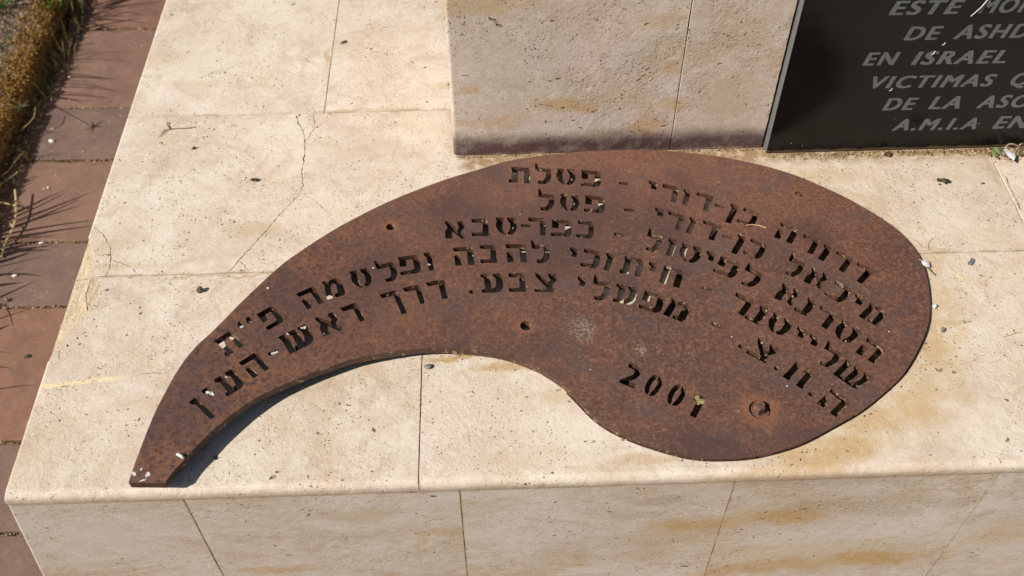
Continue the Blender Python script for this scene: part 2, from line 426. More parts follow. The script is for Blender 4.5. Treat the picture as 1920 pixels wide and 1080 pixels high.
def rust_material(name, edge=False):
    N = NT(name)
    c = N.coords(False)
    x, y, z = sep(N, c)
    leftness = N.ramp(N.math('ADD', x, N.math('MULTIPLY', N.math('SUBTRACT', N.noise(c, 9, 4), .5), .25)), .12, -.42)
    upness = N.ramp(N.math('ADD', y, N.math('MULTIPLY', N.math('SUBTRACT', N.noise(c, 7, 4), .5), .2)), 1.02, 1.22)
    big = N.noise(c, 7, 6, .62, .3)
    fine = N.noise(c, 230, 6, .85)
    med = N.noise(c, 34, 6, .72, .3)
    base = N.mix(N.ramp(big, .36, .66), (.098, .050, .039), (.128, .062, .043))
    base = N.mix(N.math('MULTIPLY', upness, .6), base, (.20, .087, .054))
    warm = N.noise(N.vmath('ADD', c, (8, 4, 1)), 9, 7, .68, .3)
    base = N.mix(N.ramp(warm, .50, .66, 0, .42), base, (.190, .080, .046))
    o1 = N.noise(N.vmath('ADD', c, (2, 6, 3)), 125, 6, .82)
    base = N.mix(N.math('MULTIPLY', N.ramp(o1, .49, .60), N.ramp(med, .34, .60, .35, .9)), base, (.235, .107, .064))
    base = N.mix(N.ramp(N.noise(N.vmath('ADD', c, (3, 3, 3)), 165, 6, .88), .51, .61, 0, .66), base, (.045, .029, .027))
    base = N.mix(N.ramp(fine, .53, .64, 0, .62), base, (.27, .155, .112))
    base = N.mix(N.ramp(fine, .45, .36, 0, .6), base, (.042, .028, .027))
    grey = N.noise(N.vmath('ADD', c, (7, 1, 4)), 13, 7, .72, .3)
    base = N.mix(N.ramp(grey, .50, .66, 0, .55), base, (.088, .068, .068))
    # scab pattern towards the tip: dark islands in an orange net
    wv = N.noise(c, 130, 4, .7, 0, out=1)
    cw = N.vmath('ADD', c, N.vmath('MULTIPLY', N.vmath('SUBTRACT', wv, (.5, .5, .5)), (.013, .013, .013)))
    d, cc = N.vor(cw, 150, 'SMOOTH_F1')
    net = N.ramp(d, .22, .58)
    scab = N.mix(net, (.050, .027, .024), (.20, .082, .038))
    scab = N.mix(N.ramp(fine, .42, .62, 0, .5), scab, (.125, .062, .042))
    scab = N.mix(N.ramp(o1, .52, .62, 0, .5), scab, (.24, .10, .045))
    base = N.mix(N.math('MULTIPLY', leftness, N.ramp(med, .36, .58, .25, .85)), base, scab)
    # darker, smoother skin along the worn rims and in soft washes
    wash = N.noise(N.vmath('ADD', c, (11, 5, 2)), 4.5, 5, .6, .2)
    base = N.mix(N.ramp(wash, .50, .64, 0, .6), base, (.066, .038, .037))
    # paler scuffs
    hal = None
    for (cx, cy, r) in SCUFF:
        dd = N.vmath('DISTANCE', c, (cx, cy, plate_h(cx, cy)))
        k = N.math('MULTIPLY', N.ramp(dd, r*.15, r, 1, 0), N.ramp(fine, .45, .60))
        hal = k if hal is None else N.math('MAXIMUM', hal, k)
    base = N.mix(N.math('MULTIPLY', hal, .62), base, (.40, .31, .26))
    ring = None
    for (cx, cy, r) in HOLES:
        dd = N.vmath('DISTANCE', c, (cx, cy, plate_h(cx, cy)))
        k = N.math('MULTIPLY', N.ramp(dd, r, r*2.4, 1, 0), N.ramp(med, .3, .6, .4, 1))
        ring = k if ring is None else N.math('MAXIMUM', ring, k)
    base = N.mix(N.math('MULTIPLY', ring, .55), base, (.27, .115, .055))
    if edge:
        e = N.noise(c, 70, 5, .75, 1)
        base = N.mix(.7, base, (.060, .027, .015))  # cut edges darker, partly to deepen the shade inside the letters
        base = N.mix(N.ramp(e, .57, .63, 0, .9), base, (.46, .33, .21))
        base = N.mix(N.ramp(e, .44, .34, 0, .7), base, (.04, .02, .013))
        dx_ = N.math('SUBTRACT', x, .37); dy_ = N.math('SUBTRACT', y, .97)
        inn = N.ramp(N.math('ADD', N.math('MULTIPLY', dx_, dx_), N.math('MULTIPLY', N.math('MULTIPLY', dy_, dy_), 1.1)), .066, .052)
        inn = N.math('MULTIPLY', inn, N.ramp(x, .12, .26))
        base = N.mix(N.math('MULTIPLY', inn, N.ramp(N.noise(c, 55, 5, .75), .50, .68, 0, .55)), base, (.26, .165, .095))  # tan dirt on right letter walls, also standing in for sun on them
    h = N.math('ADD', N.math('MULTIPLY', fine, .6), N.math('MULTIPLY', med, .55))
    h = N.math('ADD', h, N.math('MULTIPLY', N.math('MULTIPLY', net, leftness), .35))
    N.b.inputs['Specular IOR Level'].default_value = .42
    return N.out(base, N.ramp(fine, .35, .7, .40, .66), N.bump(h, .8, .0010))

def simple(name, a, b, scale=60, rough=.8, bump=.5, bd=.001, spec=.4, detail=5):
    N = NT(name); c = N.coords()
    n1 = N.noise(c, scale, detail, .65, .4)
    N.b.inputs['Specular IOR Level'].default_value = spec
    return N.out(N.mix(N.ramp(n1, .35, .65), a, b), rough, N.bump(N.noise(c, scale*2.5, 4, .7), bump, bd))

# ------------------------------------------------------------------ the ground
GZ = -.42
paver_mats = []
for k, (a, b) in enumerate((((.170, .094, .066), (.225, .126, .088)), ((.142, .088, .069), (.188, .114, .087)), ((.190, .095, .060), (.245, .124, .080)))):
    N = NT('paver_clay_%s' % ('rose', 'grey', 'red')[k]); c = N.coords()
    big = N.noise(c, 11, 6, .65, .4)
    col = N.mix(N.ramp(big, .36, .66), a, b)
    col = N.mix(N.ramp(N.noise(c, 420, 3, .7), .54, .66, 0, .55), col, tuple(v*.42 for v in a))
    col = N.mix(N.ramp(N.noise(N.vmath('ADD', c, (1, 2, 3)), 330, 3, .7), .62, .72, 0, .5), col, (.36, .24, .18))
    col = N.mix(N.ramp(N.noise(c, 26, 6, .8), .54, .70, 0, .45), col, (.29, .20, .15))
    col = N.mix(N.ramp(N.noise(N.vmath('ADD', c, (7, 7, 7)), 14, 6, .8), .52, .68, 0, .45), col, (.085, .060, .052))
    d, cc = N.vor(c, 55)
    col = N.mix(N.math('MULTIPLY', N.ramp(d, .10, .04), N.ramp(sep(N, cc)[0], .93, .96)), col, (.62, .52, .42))
    paver_mats.append(N.out(col, .88, N.bump(N.math('ADD', N.noise(c, 380, 4, .7), N.noise(c, 60, 3)), .5, .0012)))
N = NT('soil'); c = N.coords(False)
mat_soil = N.out(N.mix(N.ramp(N.noise(c, 40, 6, .7), .35, .65), (.055, .038, .022), (.16, .105, .055)), .95, N.bump(N.noise(c, 120, 6, .75), 1, .008))
N = NT('joint_sand'); c = N.coords(False)
mat_sand = N.out(N.mix(N.ramp(N.noise(c, 140, 5, .7), .4, .62), (.11, .075, .035), (.34, .24, .115)), .95, N.bump(N.noise(c, 320, 5, .75), 1, .003))

g = mesh([(-300, -300, GZ-.075), (300, -300, GZ-.075), (300, 300, GZ-.075), (-300, 300, GZ-.075)], [(0, 1, 2, 3)])
tag(link('ground', g, mat_soil), 'bare brown soil under and around the paving', kind='structure')

KX = -1.128                                   # kerb face line
g = mesh([(KX-.02, -1.2, GZ-.012), (2.6, -1.2, GZ-.012), (2.6, 3.6, GZ-.012), (KX-.02, 3.6, GZ-.012)], [(0, 1, 2, 3)])
pavement = tag(link('pavement', g, mat_sand), 'sandy bed of the clay paving beside the stone ledge', kind='structure')

def block(u0, u1, v0, v1, thick, r=(.0008,)*4, step=.02, jit=.00025, segs=1, skew=None):
    """slab lying in the uv plane with its face at w=0; r = edge radius for left, right, front, back"""
    rl, rr, rf, rb = r
    nu = max(2, int((u1-u0)/step)); nv = max(2, int((v1-v0)/step))
    ring = [(u0+(u1-u0)*i/nu, v0, 'f') for i in range(nu)] + [(u1, v0+(v1-v0)*i/nv, 'r') for i in range(nv)] + \
           [(u1-(u1-u0)*i/nu, v1, 'b') for i in range(nu)] + [(u0, v1-(v1-v0)*i/nv, 'l') for i in range(nv)]
    jt = [(random.uniform(-1, 1)*jit, random.uniform(-1, 1)*jit) for _ in ring]
    verts = []
    n = len(ring)
    rings = []
    S = max(segs, 1)
    for k in range(S+1):
        a = k/S*math.pi/2
        row = []
        for (u, v, s), (j1, j2) in zip(ring, jt):
            onl = abs(u-u0) < 1e-9; onr = abs(u-u1) < 1e-9; onf = abs(v-v0) < 1e-9; onb = abs(v-v1) < 1e-9
            du = (rl if onl else 0) - (rr if onr else 0); dv = (rf if onf else 0)-(rb if onb else 0)
            # blend the bevel back near corners so that neighbouring radii meet
            rad = max([x for x, on in ((rl, onl), (rr, onr), (rf, onf), (rb, onb)) if on])
            cu, cv = u, v
            if not (onl or onr): cu = min(max(u, u0+rl*1.02), u1-rr*1.02)
            if not (onf or onb): cv = min(max(v, v0+rf*1.02), v1-rb*1.02)
            f = 1-math.sin(a)
            uu = cu + du*(1-math.cos(math.pi/2-a)) if False else cu+du*f
            vv = cv+dv*f
            row.append((uu+j1, vv+j2, -rad*(1-math.cos(a))))
        rings.append(row)
    # rings[0] is the inner top ring (w=0); last is outer ring at -rad
    allr = rings + [[(p[0], p[1], -thick) for p in rings[-1]]]
    # inner ring must be at w=0
    for row in allr: verts += row
    faces = [list(range(n))]
    for k in range(len(allr)-1):
        for i in range(n):
            j = (i+1) % n
            faces.append([k*n+j, k*n+i, (k+1)*n+i, (k+1)*n+j])
    faces.append([(len(allr)-1)*n+i for i in reversed(range(n))])
    if skew: verts = [skew(v) for v in verts]
    return verts, faces

rows = [-1.0, -.74, -.55, -.29, -.1, .16, .36, .55, .827, 1.011, 1.334, 1.516, 1.778, 1.967, 2.292, 2.47, 2.73, 2.92, 3.2, 3.38]
cols = [KX+.012, -.71, -.46, -.13, .2, .53, .86, 1.19, 1.52, 1.85, 2.2, 2.55]
pk = 0
tone = {(0, 8): 1, (0, 9): 2, (0, 10): 1, (0, 11): 0, (0, 12): 1, (0, 13): 0, (0, 7): 1, (0, 14): 2}
for j in range(len(rows)-1):
    for i in range(len(cols)-1):
        x0, x1 = cols[i], cols[i+1]; y0, y1 = rows[j], rows[j+1]
        if x0 > -.75 and x1 < 1.8 and y0 > .62 and y1 < 2.2: continue       # under the ledge
        jx = .0035
        v, f = block(x0+jx-(x0+x1)/2, x1-jx-(x0+x1)/2, y0+jx-(y0+y1)/2, y1-jx-(y0+y1)/2, .05, (.003,)*4, .03, .0009, 2)
        m = paver_mats[tone.get((i, j), random.randrange(3))]
        o = link('paver', mesh(v, f), m, pavement, ((x0+x1)/2, (y0+y1)/2, GZ+random.uniform(-.0012, .0012)))
        o.rotation_euler = (random.uniform(-.003, .003), random.uniform(-.003, .003), random.uniform(-.004, .004)-.012)

# ------------------------------------------------------------------ kerb of exposed aggregate
KH = .062; KT = GZ+KH
N = NT('kerb_concrete'); c = N.coords(False)
d, cc = N.vor(c, 115)
st = N.mix(sep(N, cc)[0], (.105, .062, .028), (.30, .20, .105))
st = N.mix(N.ramp(sep(N, cc)[1], .85, .95), st, (.16, .14, .12))
d2, _ = N.vor(c, 115, 'DISTANCE_TO_EDGE')
col = N.mix(N.ramp(d2, .03, .16), (.035, .026, .016), st)
x, y, z = sep(N, c)
yel = N.ramp(N.math('ADD', x, N.math('MULTIPLY', N.math('SUBTRACT', N.noise(c, 18, 5, .7), .5), .16)), KX-.105, KX-.02)
col = N.mix(N.math('MULTIPLY', yel, .75), col, (.26, .145, .035))
mat_kerb = N.out(col, .9, N.bump(N.ramp(d2, .0, .3), 1, .006))
kv = []; kf = []
nx, ny = 26, 190
prof = [(-1.4, 0), (-.7, 0), (-.4, 0)] + [(-.3+.011*i, 0) for i in range(25)] + [(-.024, -.002), (-.013, -.007), (-.005, -.017), (0, -.03), (.003, -.05), (.006, -.08)]
for j in range(ny+1):
    y = -1.2+4.8*j/ny
    for (px_, pz_) in prof:
        n1 = noise.noise(Vector((px_*22, y*22, pz_*30)))*.004+noise.noise(Vector((px_*60, y*60, 3)))*.0022
        edge = noise.noise(Vector((y*6, 1.7, 0)))*.008
        w = 1.0 if px_ > -.3 else 0
        kv.append((KX+px_+(edge+n1)*(1 if px_ > -.05 else 0), y, KT+pz_+n1*w))
m_ = len(prof)
for j in range(ny):
    for i in range(m_-1):
        a = j*m_+i; kf.append((a, a+1, a+m_+1, a+m_))
kerb = tag(link('kerb', mesh(kv, kf), mat_kerb), 'rough exposed aggregate kerb with golden moss along its edge', kind='structure')

def ico(r=1.0, sub=1):
    bm = bmesh.new(); bmesh.ops.create_icosphere(bm, subdivisions=sub, radius=r)
    v = [tuple(x.co) for x in bm.verts]; f = [[q.index for q in p.verts] for p in bm.faces]; bm.free()
    return v, f
ICO1 = ico(1, 1); ICO2 = ico(1, 2); ICO3 = ico(1, 3)
class Acc:
    def __init__(s): s.v = []; s.f = []; s.mi = []
    def add(s, vs, fs, mi=0):
        b = len(s.v); s.v += [tuple(v) for v in vs]; s.f += [[i+b for i in f] for f in fs]; s.mi += [mi]*len(fs)
    def blob(s, c, r, sq=(1, 1, 1), base=ICO1, jit=.25, mi=0, rot=None):
        R_ = Matrix.Rotation(rot if rot is not None else random.uniform(0, 6.28), 3, 'Z')
        off = random.uniform(0, 99)
        vs = []
        for v in base[0]:
            k = 1+jit*noise.noise(Vector(v)*1.7+Vector((off, 0, 0)))*2
            p = R_ @ Vector((v[0]*sq[0]*r*k, v[1]*sq[1]*r*k, v[2]*sq[2]*r*k))
            vs.append((c[0]+p.x, c[1]+p.y, c[2]+p.z))
        s.add(vs, base[1], mi)
    def blade(s, root, tip, bend, w, segs=6, mi=0, curl=0):
        a = Vector(root); t = Vector(tip); mid = (a+t)/2+Vector(bend)
        d0 = (t-a); side = d0.cross(Vector((random.uniform(-.3, .3), random.uniform(-.3, .3), 1)))
        if side.length < 1e-6: side = Vector((1, 0, 0))
        side.normalize(); nr = side.cross(d0).normalized()
        vs = []
        for k in range(segs+1):
            u = k/segs; p = a*(1-u)**2+mid*2*u*(1-u)+t*u*u
            ww = w*(1-u**1.8)*.5+w*.03
            vs += [p-side*ww, p+nr*ww*.5, p+side*ww]
        fs = []
        for k in range(segs):
            b = k*3
            fs += [(b, b+1, b+4, b+3), (b+1, b+2, b+5, b+4)]
        s.add(vs, fs, mi)
    def tube(s, pts, rad, n=6, mi=0, cap=True):
        pts = [Vector(p) for p in pts]; L = len(pts)
        b = len(s.v); vs = []; fs = []
        up = Vector((0, 0, 1))
        for k, p in enumerate(pts):
            d = (pts[min(k+1, L-1)]-pts[max(k-1, 0)]).normalized()
            s1 = d.cross(up)
            if s1.length < 1e-3: s1 = d.cross(Vector((0, 1, 0)))
            s1.normalize(); s2 = s1.cross(d)
            r = rad[k] if isinstance(rad, (list, tuple)) else rad
            for q in range(n):
                a = q/n*2*math.pi
                vs.append(p+s1*math.cos(a)*r+s2*math.sin(a)*r)
        for k in range(L-1):
            for q in range(n):
                fs.append((k*n+q, k*n+(q+1) % n, (k+1)*n+(q+1) % n, (k+1)*n+q))
        if cap: fs.append(list(reversed(range(n)))); fs.append([(L-1)*n+q for q in range(n)])
        s.add(vs, fs, mi)
    def obj(s, name, mats, parent=None, smooth=False):
        me = mesh(s.v, s.f, smooth)
        o = link(name, me, mats if isinstance(mats, (list, tuple)) else [mats], parent)
        me.polygons.foreach_set('material_index', s.mi)
        return o

mat_peb = [simple('pebble_tan', (.16, .105, .06), (.31, .22, .14), 90), simple('pebble_brown', (.11, .07, .042), (.22, .15, .10), 90), simple('pebble_grey', (.15, .115, .08), (.30, .24, .17), 90)]
A = Acc()
yy = .9
for _ in range(3400):
    x = KX-random.uniform(.015, .62); y = random.uniform(1.5, 2.75)
    if x < KX-.35 and y < 2.0: continue
    A.blob((x, y, KT-.001), random.uniform(.003, .0065), (1, 1.25, .75), ICO1, .3, random.choices((0, 1, 2), (5, 4, 2))[0])
tag(A.obj('aggregate_pebbles', mat_peb, kerb), kind='stuff')

# moss and plant litter between kerb and paving
mat_moss = [simple('moss_gold', (.20, .095, .014), (.38, .20, .04), 130), simple('moss_ochre', (.27, .13, .025), (.44, .25, .07), 130), simple('moss_dark', (.05, .038, .012), (.12, .085, .025), 130)]
def leafy(A, c, r, n, mis):
    for _ in range(n):
        d = Vector((random.gauss(0, 1), random.gauss(0, 1), abs(random.gauss(0, .8)))).normalized()
        p = Vector(c)+d*random.uniform(.2, 1)*r; s1 = d.orthogonal().normalized(); s2 = d.cross(s1)
        a = random.uniform(0, 6.28); e = s1*math.cos(a)+s2*math.sin(a); g2 = d.cross(e)
        L = random.uniform(.0025, .0055); W = L*.45
        q = p+e*L+d*L*.8
        A.add([p, p+e*L*.5+g2*W+d*L*.3, q, p+e*L*.5-g2*W+d*L*.3], [(0, 1, 2, 3)], random.choice(mis))
A = Acc()
for _ in range(2600):
    y = random.uniform(1.35, 2.75)
    t = random.random()
    if t < .75:
        x = KX-abs(random.gauss(0, .031)); z = KT+.001
    else:
        x = KX+random.uniform(-.005, .006); z = KT-random.uniform(.0, .04)
    x += noise.noise(Vector((y*9, 2, 5)))*.012
    leafy(A, (x, y, z), random.uniform(.003, .007), 9, (0, 0, 1, 1, 2))
tag(A.obj('moss', mat_moss), 'golden moss spreading along the rounded kerb edge', 'moss', kind='stuff')
mat_weed = simple('weed_dark', (.030, .030, .010), (.085, .068, .026), 60, .7)
mat_straw = [simple('straw_pale', (.46, .34, .13), (.62, .50, .24), 80, .6), simple('straw_dull', (.20, .14, .05), (.34, .25, .10), 80, .7), simple('litter_dark', (.05, .036, .018), (.12, .085, .04), 80, .8)]
A = Acc()
for _ in range(900):
    y = random.uniform(1.3, 2.75)
    x = KX+abs(random.gauss(.012, .022)); z = GZ+random.uniform(-.002, .006)
    a = random.uniform(0, 6.28); L = random.uniform(.008, .035)
    A.blade((x, y, z), (x+math.cos(a)*L, y+math.sin(a)*L, z+random.uniform(0, .016)), (0, 0, random.uniform(0, .008)), random.uniform(.0008, .002), 3, random.choices((0, 1, 2), (1, 4, 4))[0])
for _ in range(520):
    y = random.uniform(1.3, 2.75); x = KX+abs(random.gauss(.0, .018)); leafy(A, (x, y, GZ+random.uniform(0, .014)), .008, 8, (1, 2, 2))
tag(A.obj('plant_litter', mat_straw), 'dry stems and litter caught between kerb and paving', 'litter', kind='stuff')
# sand, moss crumbs in the paver joints
A = Acc()
for yj in (1.011, .827, 1.334, 1.516, 1.778, 1.967, 2.292, 2.47):
    x = KX+.02
    while x < -.70:
        dn = noise.noise(Vector((x*14, yj*5, 0)))
        if random.random() < .55+dn:
            A.blob((x, yj-.012*(x+.95)+random.uniform(-.0025, .0025), GZ-.001+random.uniform(-.002, .0005)), random.uniform(.0010, .0032), (1.6, .8, .5), ICO1, .45, random.choices((0, 1, 2), (7, 2, 1))[0])
        x += random.uniform(.0015, .004)
tag(A.obj('joint_crumbs', [mat_sand, mat_moss[1], mat_straw[0]]), 'sandy crumbs and dry moss filling the paver joints', 'crumbs', kind='stuff')

# ------------------------------------------------------------------ grass and weeds that stand over the kerb
mat_green = [simple('grass_green', (.05, .13, .018), (.10, .22, .035), 40, .5), simple('grass_yellowing', (.19, .24, .05), (.33, .36, .09), 40, .55), mat_straw[0], mat_straw[1]]
def tuft(name, label, cat, px, py, z, n, hmin, hmax, lean, w, mats, mis, spread=.02, seed=1, parent=None):
    random.seed(seed)
    x0, y0 = PZ(px, py, z)
    A = Acc()
    for _ in range(n):
        a = random.uniform(0, 6.28); rr = abs(random.gauss(0, spread))
        r0 = Vector((x0+math.cos(a)*rr, y0+math.sin(a)*rr, z-.002))
        h = random.uniform(hmin, hmax)
        out = Vector((math.cos(a), math.sin(a), 0))*random.uniform(.15, .95)*h + Vector((lean[0], lean[1], 0))*h
        tip = r0+out+Vector((0, 0, h*random.uniform(.7, 1)))
        A.blade(r0, tip, Vector((0, 0, h*.22))-out*.18, random.uniform(.6, 1.25)*w, 7, random.choice(mis))
    o = A.obj(name, mats)
    return tag(o, label, cat)
tuft('grass_tuft', 'green grass clump growing over the top corner of the kerb', 'grass', 2, 14, KT, 34, .03, .06, (.05, -.15), .005, mat_green, (0, 0, 0, 1), .022, 3)
tuft('grass_tuft', 'green grass clump at the top edge with blades arching over golden moss', 'grass', 98, 14, KT, 20, .035, .095, (.3, -.45), .0055, mat_green, (0, 0, 1), .012, 5)
tuft('grass_tuft', 'brownish grass behind the kerb whose long shadows cross the paving at the top', 'grass', 140, -8, KT, 34, .06, .125, (.1, .05), .0036, mat_green, (3, 3, 3), .026, 8)
def stiff(label, spots, seed):
    """a dry weed of a few long stiff blades, rooted along the kerb foot"""
    random.seed(seed); A = Acc()
    for (px, py, sx_, sy_, w) in spots:         # root px, and the px where the blade's shadow ends
        x0, y0 = PZ(px-22, py, GZ+.02); tx, ty = PZ(sx_, sy_, GZ)
        h = max(.02, min(.16, (tx-x0)/.96*.82)); k = h/to_sun.z
        tip = (tx+to_sun.x*k, ty+to_sun.y*k, GZ+h)
        A.blade((x0, y0, GZ+.004), tip, (random.uniform(-.006, .006), random.uniform(-.008, .008), h*.15), w*1.45, 8, random.choice((0, 0, 0, 0, 0, 1)))
    rp = sorted(PZ(q[0]-22, q[1], GZ+.02) for q in spots); rp.sort(key=lambda p: p[1])
    if len(rp) > 1: A.tube([(x_, y_, GZ+.005) for x_, y_ in rp], .0012, 5, 0)
    return tag(A.obj('dry_weed', [mat_weed, mat_straw[1]]), label, 'weed')
stiff('stiff dry weed at the kerb casting a row of dark blade shadows', [(128, 115, 148, 128, .004), (125, 122, 172, 130, .0045), (122, 128, 200, 148, .0055), (124, 132, 240, 153, .004), (120, 135, 200, 150, .003), (118, 142, 178, 157, .0035), (120, 146, 215, 172, .005), (112, 152, 235, 176, .0035), (110, 160, 178, 178, .003), (108, 170, 160, 195, .006), (106, 174, 182, 190, .004), (104, 166, 210, 186, .003)], 12)
stiff('wispy weed at the kerb casting thin shadows at the second paver', [(150, 84, 280, 87, .0022), (152, 92, 275, 98, .0022), (140, 100, 268, 121, .0022), (165, 56, 188, 52, .004), (160, 64, 186, 70, .004), (158, 74, 180, 84, .003)], 13)
stiff('broad-bladed weed at the kerb top casting long shadows over the first paver', [(176, 10, 235, 4, .004), (172, 22, 240, 8, .0045), (170, 30, 290, 26, .0038), (168, 36, 255, 20, .004), (166, 44, 270, 34, .0045), (164, 50, 230, 46, .005), (168, 46, 280, 52, .003), (172, 40, 222, 16, .003), (178, 2, 240, -6, .004)], 14)
stiff('thin dry weed beside the kerb above the white pebble', [(94, 208, 118, 212, .0018), (92, 218, 112, 232, .0018), (88, 232, 108, 250, .003), (84, 240, 104, 248, .0035), (84, 248, 120, 245, .002), (74, 284, 128, 288, .0025), (72, 292, 142, 308, .005)], 15)
stiff('small dry weed at the kerb foot above the fan of shadows', [(48, 330, 68, 328, .002), (42, 344, 66, 338, .003), (40, 352, 50, 366, .003)], 16)
stiff('bushy dry weed at the left edge casting a fan of long shadows', [(10, 398, 98, 362, .0045), (8, 404, 138, 346, .0042), (6, 410, 130, 356, .004), (8, 414, 170, 360, .004), (6, 420, 190, 352, .003), (4, 424, 160, 382, .0045), (6, 428, 150, 372, .005), (2, 432, 186, 412, .0045), (4, 440, 176, 424, .005), (0, 446, 168, 424, .004), (0, 436, 120, 446, .004), (4, 452, 140, 436, .0045), (-4, 462, 118, 462, .0055), (-8, 474, 100, 458, .0055), (-10, 480, 80, 462, .006), (-4, 470, 96, 470, .005), (-14, 490, 116, 462, .005), (-12, 496, 90, 478, .005), (0, 456, 84, 452, .007), (-6, 466, 70, 456, .007), (2, 448, 110, 440, .005), (-10, 486, 60, 470, .007), (-6, 476, 54, 464, .007), (4, 418, 84, 396, .006), (6, 426, 70, 410, .006)], 22)
stiff('low dry weed at the left edge below the fan of shadows', [(-20, 508, 82, 520, .0045), (-24, 530, 42, 530, .008), (-26, 564, 72, 524, .0045), (-30, 520, 48, 498, .003)], 23)
stiff('lowest dry weed at the left edge beside the bare red paver', [(-30, 622, 22, 608, .006), (-34, 602, 74, 574, .0022), (-34, 650, 28, 662, .003), (-34, 680, 30, 694, .005), (-40, 730, 74, 722, .003), (20, 560, 26, 616, .003)], 29)
tuft('dry_weed', 'low tangled weed hugging the dark kerb foot near the top', 'weed', 120, 110, GZ+.006, 30, .02, .05, (-.1, .0), .0022, [mat_straw[1], mat_weed], (0, 1), .03, 33)
# the tall stem with a star of leaflets that shadows the paver
random.seed(31)
A = Acc()
sx, sy = PZ(175, 238, GZ)                 # where the star's shadow falls
h = .115
hx, hy = sx + to_sun.x/to_sun.z*h, sy + to_sun.y/to_sun.z*h
rx, ry = PZ(86, 200, GZ)
A.tube([(KX-.01, ry-.02, KT), (KX+.0, (ry-.02+hy)/2, GZ+.105), (hx, hy, GZ+h)], [.0011, .0009, .0007], 5, 1)
for a in (-.1, .9, 2.2, 3.75, 4.6):
    L = random.uniform(.020, .030)
    A.blade((hx, hy, GZ+h), (hx+math.cos(a)*L, hy+math.sin(a)*L, GZ+h+.004), (0, 0, .004), .0052, 4, 0)
tag(A.obj('star_weed', [mat_weed, mat_weed]), 'thin weed stem leaning over the paver, topped by a star of leaflets', 'weed')
# the yellow stalk at the left edge
A = Acc()
pts = [PZ(x_, y_, GZ+z_)+(GZ+z_,) for x_, y_, z_ in ((2, 482, .006), (9, 458, .010), (22, 432, .014), (29, 408, .018), (30, 380, .022), (28, 356, .026))]
A.tube(catmull(pts, 5, False), .0022, 6, 0)
A.tube([PZ(x_, y_, GZ+.02)+(GZ+.02,) for x_, y_ in ((29, 386), (14, 382), (-4, 378))], [.0018, .0014, .001], 5, 0)
A.tube([PZ(x_, y_, GZ+.016)+(GZ+.016,) for x_, y_ in ((25, 428), (17, 416))], [.0018, .001], 5, 0)
tag(A.obj('dry_stalk', mat_straw[0]), 'bent pale yellow stalk lying over the dark litter at the left edge', 'stalk')
for k, (lab, pp) in enumerate((('curved straw-coloured stem hanging from the kerb, uppermost of three', [(66, 202, .05), (62, 222, .045), (40, 244, .03)]),
                               ('forked straw-coloured stem beside the kerb, middle of three', [(46, 284, .03), (32, 298, .025), (16, 320, .02), (2, 330, .02)]),
                               ('short straw-coloured stem against the kerb shadow, lowest of three', [(34, 322, .03), (18, 334, .025), (-2, 348, .02)]))):
    A = Acc()
    A.tube(catmull([PZ(x, y, GZ+z)+(GZ+z,) for x, y, z in pp], 5, False), .0012, 5, 0)
    tag(A.obj('straw_strand', mat_straw[1]), lab, 'straw')

# ------------------------------------------------------------------ the stone ledge
ledge = tag(empty('stone_ledge', (.3, 1.2, GZ)), 'low bench-like ledge clad in cream travertine tiles', 'ledge')
OFF = Vector((-.3, -1.2, -GZ))
LIP = .0185
YF = PZ(960, 915.5, -LIP)[1]                  # front face plane
XL = (PZ(12, 946, -LIP)[0]+PZ(312, 0, 0)[0])/2-.001
XR = 1.62; YB = 2.14
# rough core under the tiles
core_v = [(XL+.012, YF+.012, GZ-.04), (XR-.01, YF+.012, GZ-.04), (XR-.01, YB, GZ-.04), (XL+.012, YB, GZ-.04)]
core_v += [(a, b, -LIP-.0045) for a, b, c_ in core_v]
cf = [(3, 2, 1, 0), (4, 5, 6, 7), (0, 1, 5, 4), (1, 2, 6, 5), (2, 3, 7, 6), (3, 0, 4, 7)]
o = link('core', mesh(core_v, cf), mat_joint, ledge); o.location = OFF
J = .0007
Y1 = (PZ(330, 517.5)[1]+PZ(1820, 468)[1])/2; Y2 = PZ(550, 212.5)[1]; Y3 = PZ(760, 1.5)[1]
XA = PZ(788, 790)[0]; XB = -.294; XC = PZ(1888, 352)[0]
tiles = [
    (XL, XA, YF, Y1, 'a'), (XA, .93, YF, Y1, 'b'), (.93, XR, YF, Y1, 'c'),
    (XL, .105, Y1, Y2, 'd'), (.105, XC, Y1, Y2, 'e'), (XC, XR, Y1, Y2, 'f'),
    (XL, XB, Y2, 1.86, 'g'), (XB, .15, Y2, Y3, 'h'), (.15, .9, Y2, Y3, 'i'), (.9, XR, Y2, Y3, 'j'),
    (XL, XB, 1.86, YB, 'k'), (XB, .3, Y3, YB, 'l'), (.3, .95, Y3, YB, 'm'), (.95, XR, Y3, YB, 'n')]

# plate outline (top face, traced where it lies)
OUT = [(241, 905), (250, 877), (262, 845), (289, 777), (320, 717), (340, 684), (367, 650), (400, 620), (445, 574), (495, 526), (530, 495), (565, 470), (611, 440), (660, 412), (722, 381), (780, 357), (840, 335), (900, 317),
       (957, 301), (1060, 287), (1150, 281.5), (1250, 283), (1330, 291), (1400, 303), (1465, 320), (1520, 340), (1590, 372.5), (1657, 412), (1697, 445), (1725, 482), (1738, 520), (1743.5, 565), (1740, 610), (1722, 655),
       (1695, 700), (1657, 737), (1615, 770), (1565, 799), (1515, 826), (1475, 841), (1425, 854), (1375, 859.5), (1312, 859), (1262, 849), (1215, 834.5), (1177, 820), (1145, 804), (1119, 786), (1098, 766), (1078, 744), (1056, 722),
       (1030, 702.5), (1000, 685.5), (960, 670.5), (920, 661), (870, 655), (820, 652.5), (780, 654), (740, 659), (690, 667), (652, 676), (610, 690), (582, 700), (520, 726), (482, 745), (445, 769), (410, 797), (370, 834), (345, 862), (322, 887)]
TIP = (309.5, 906)
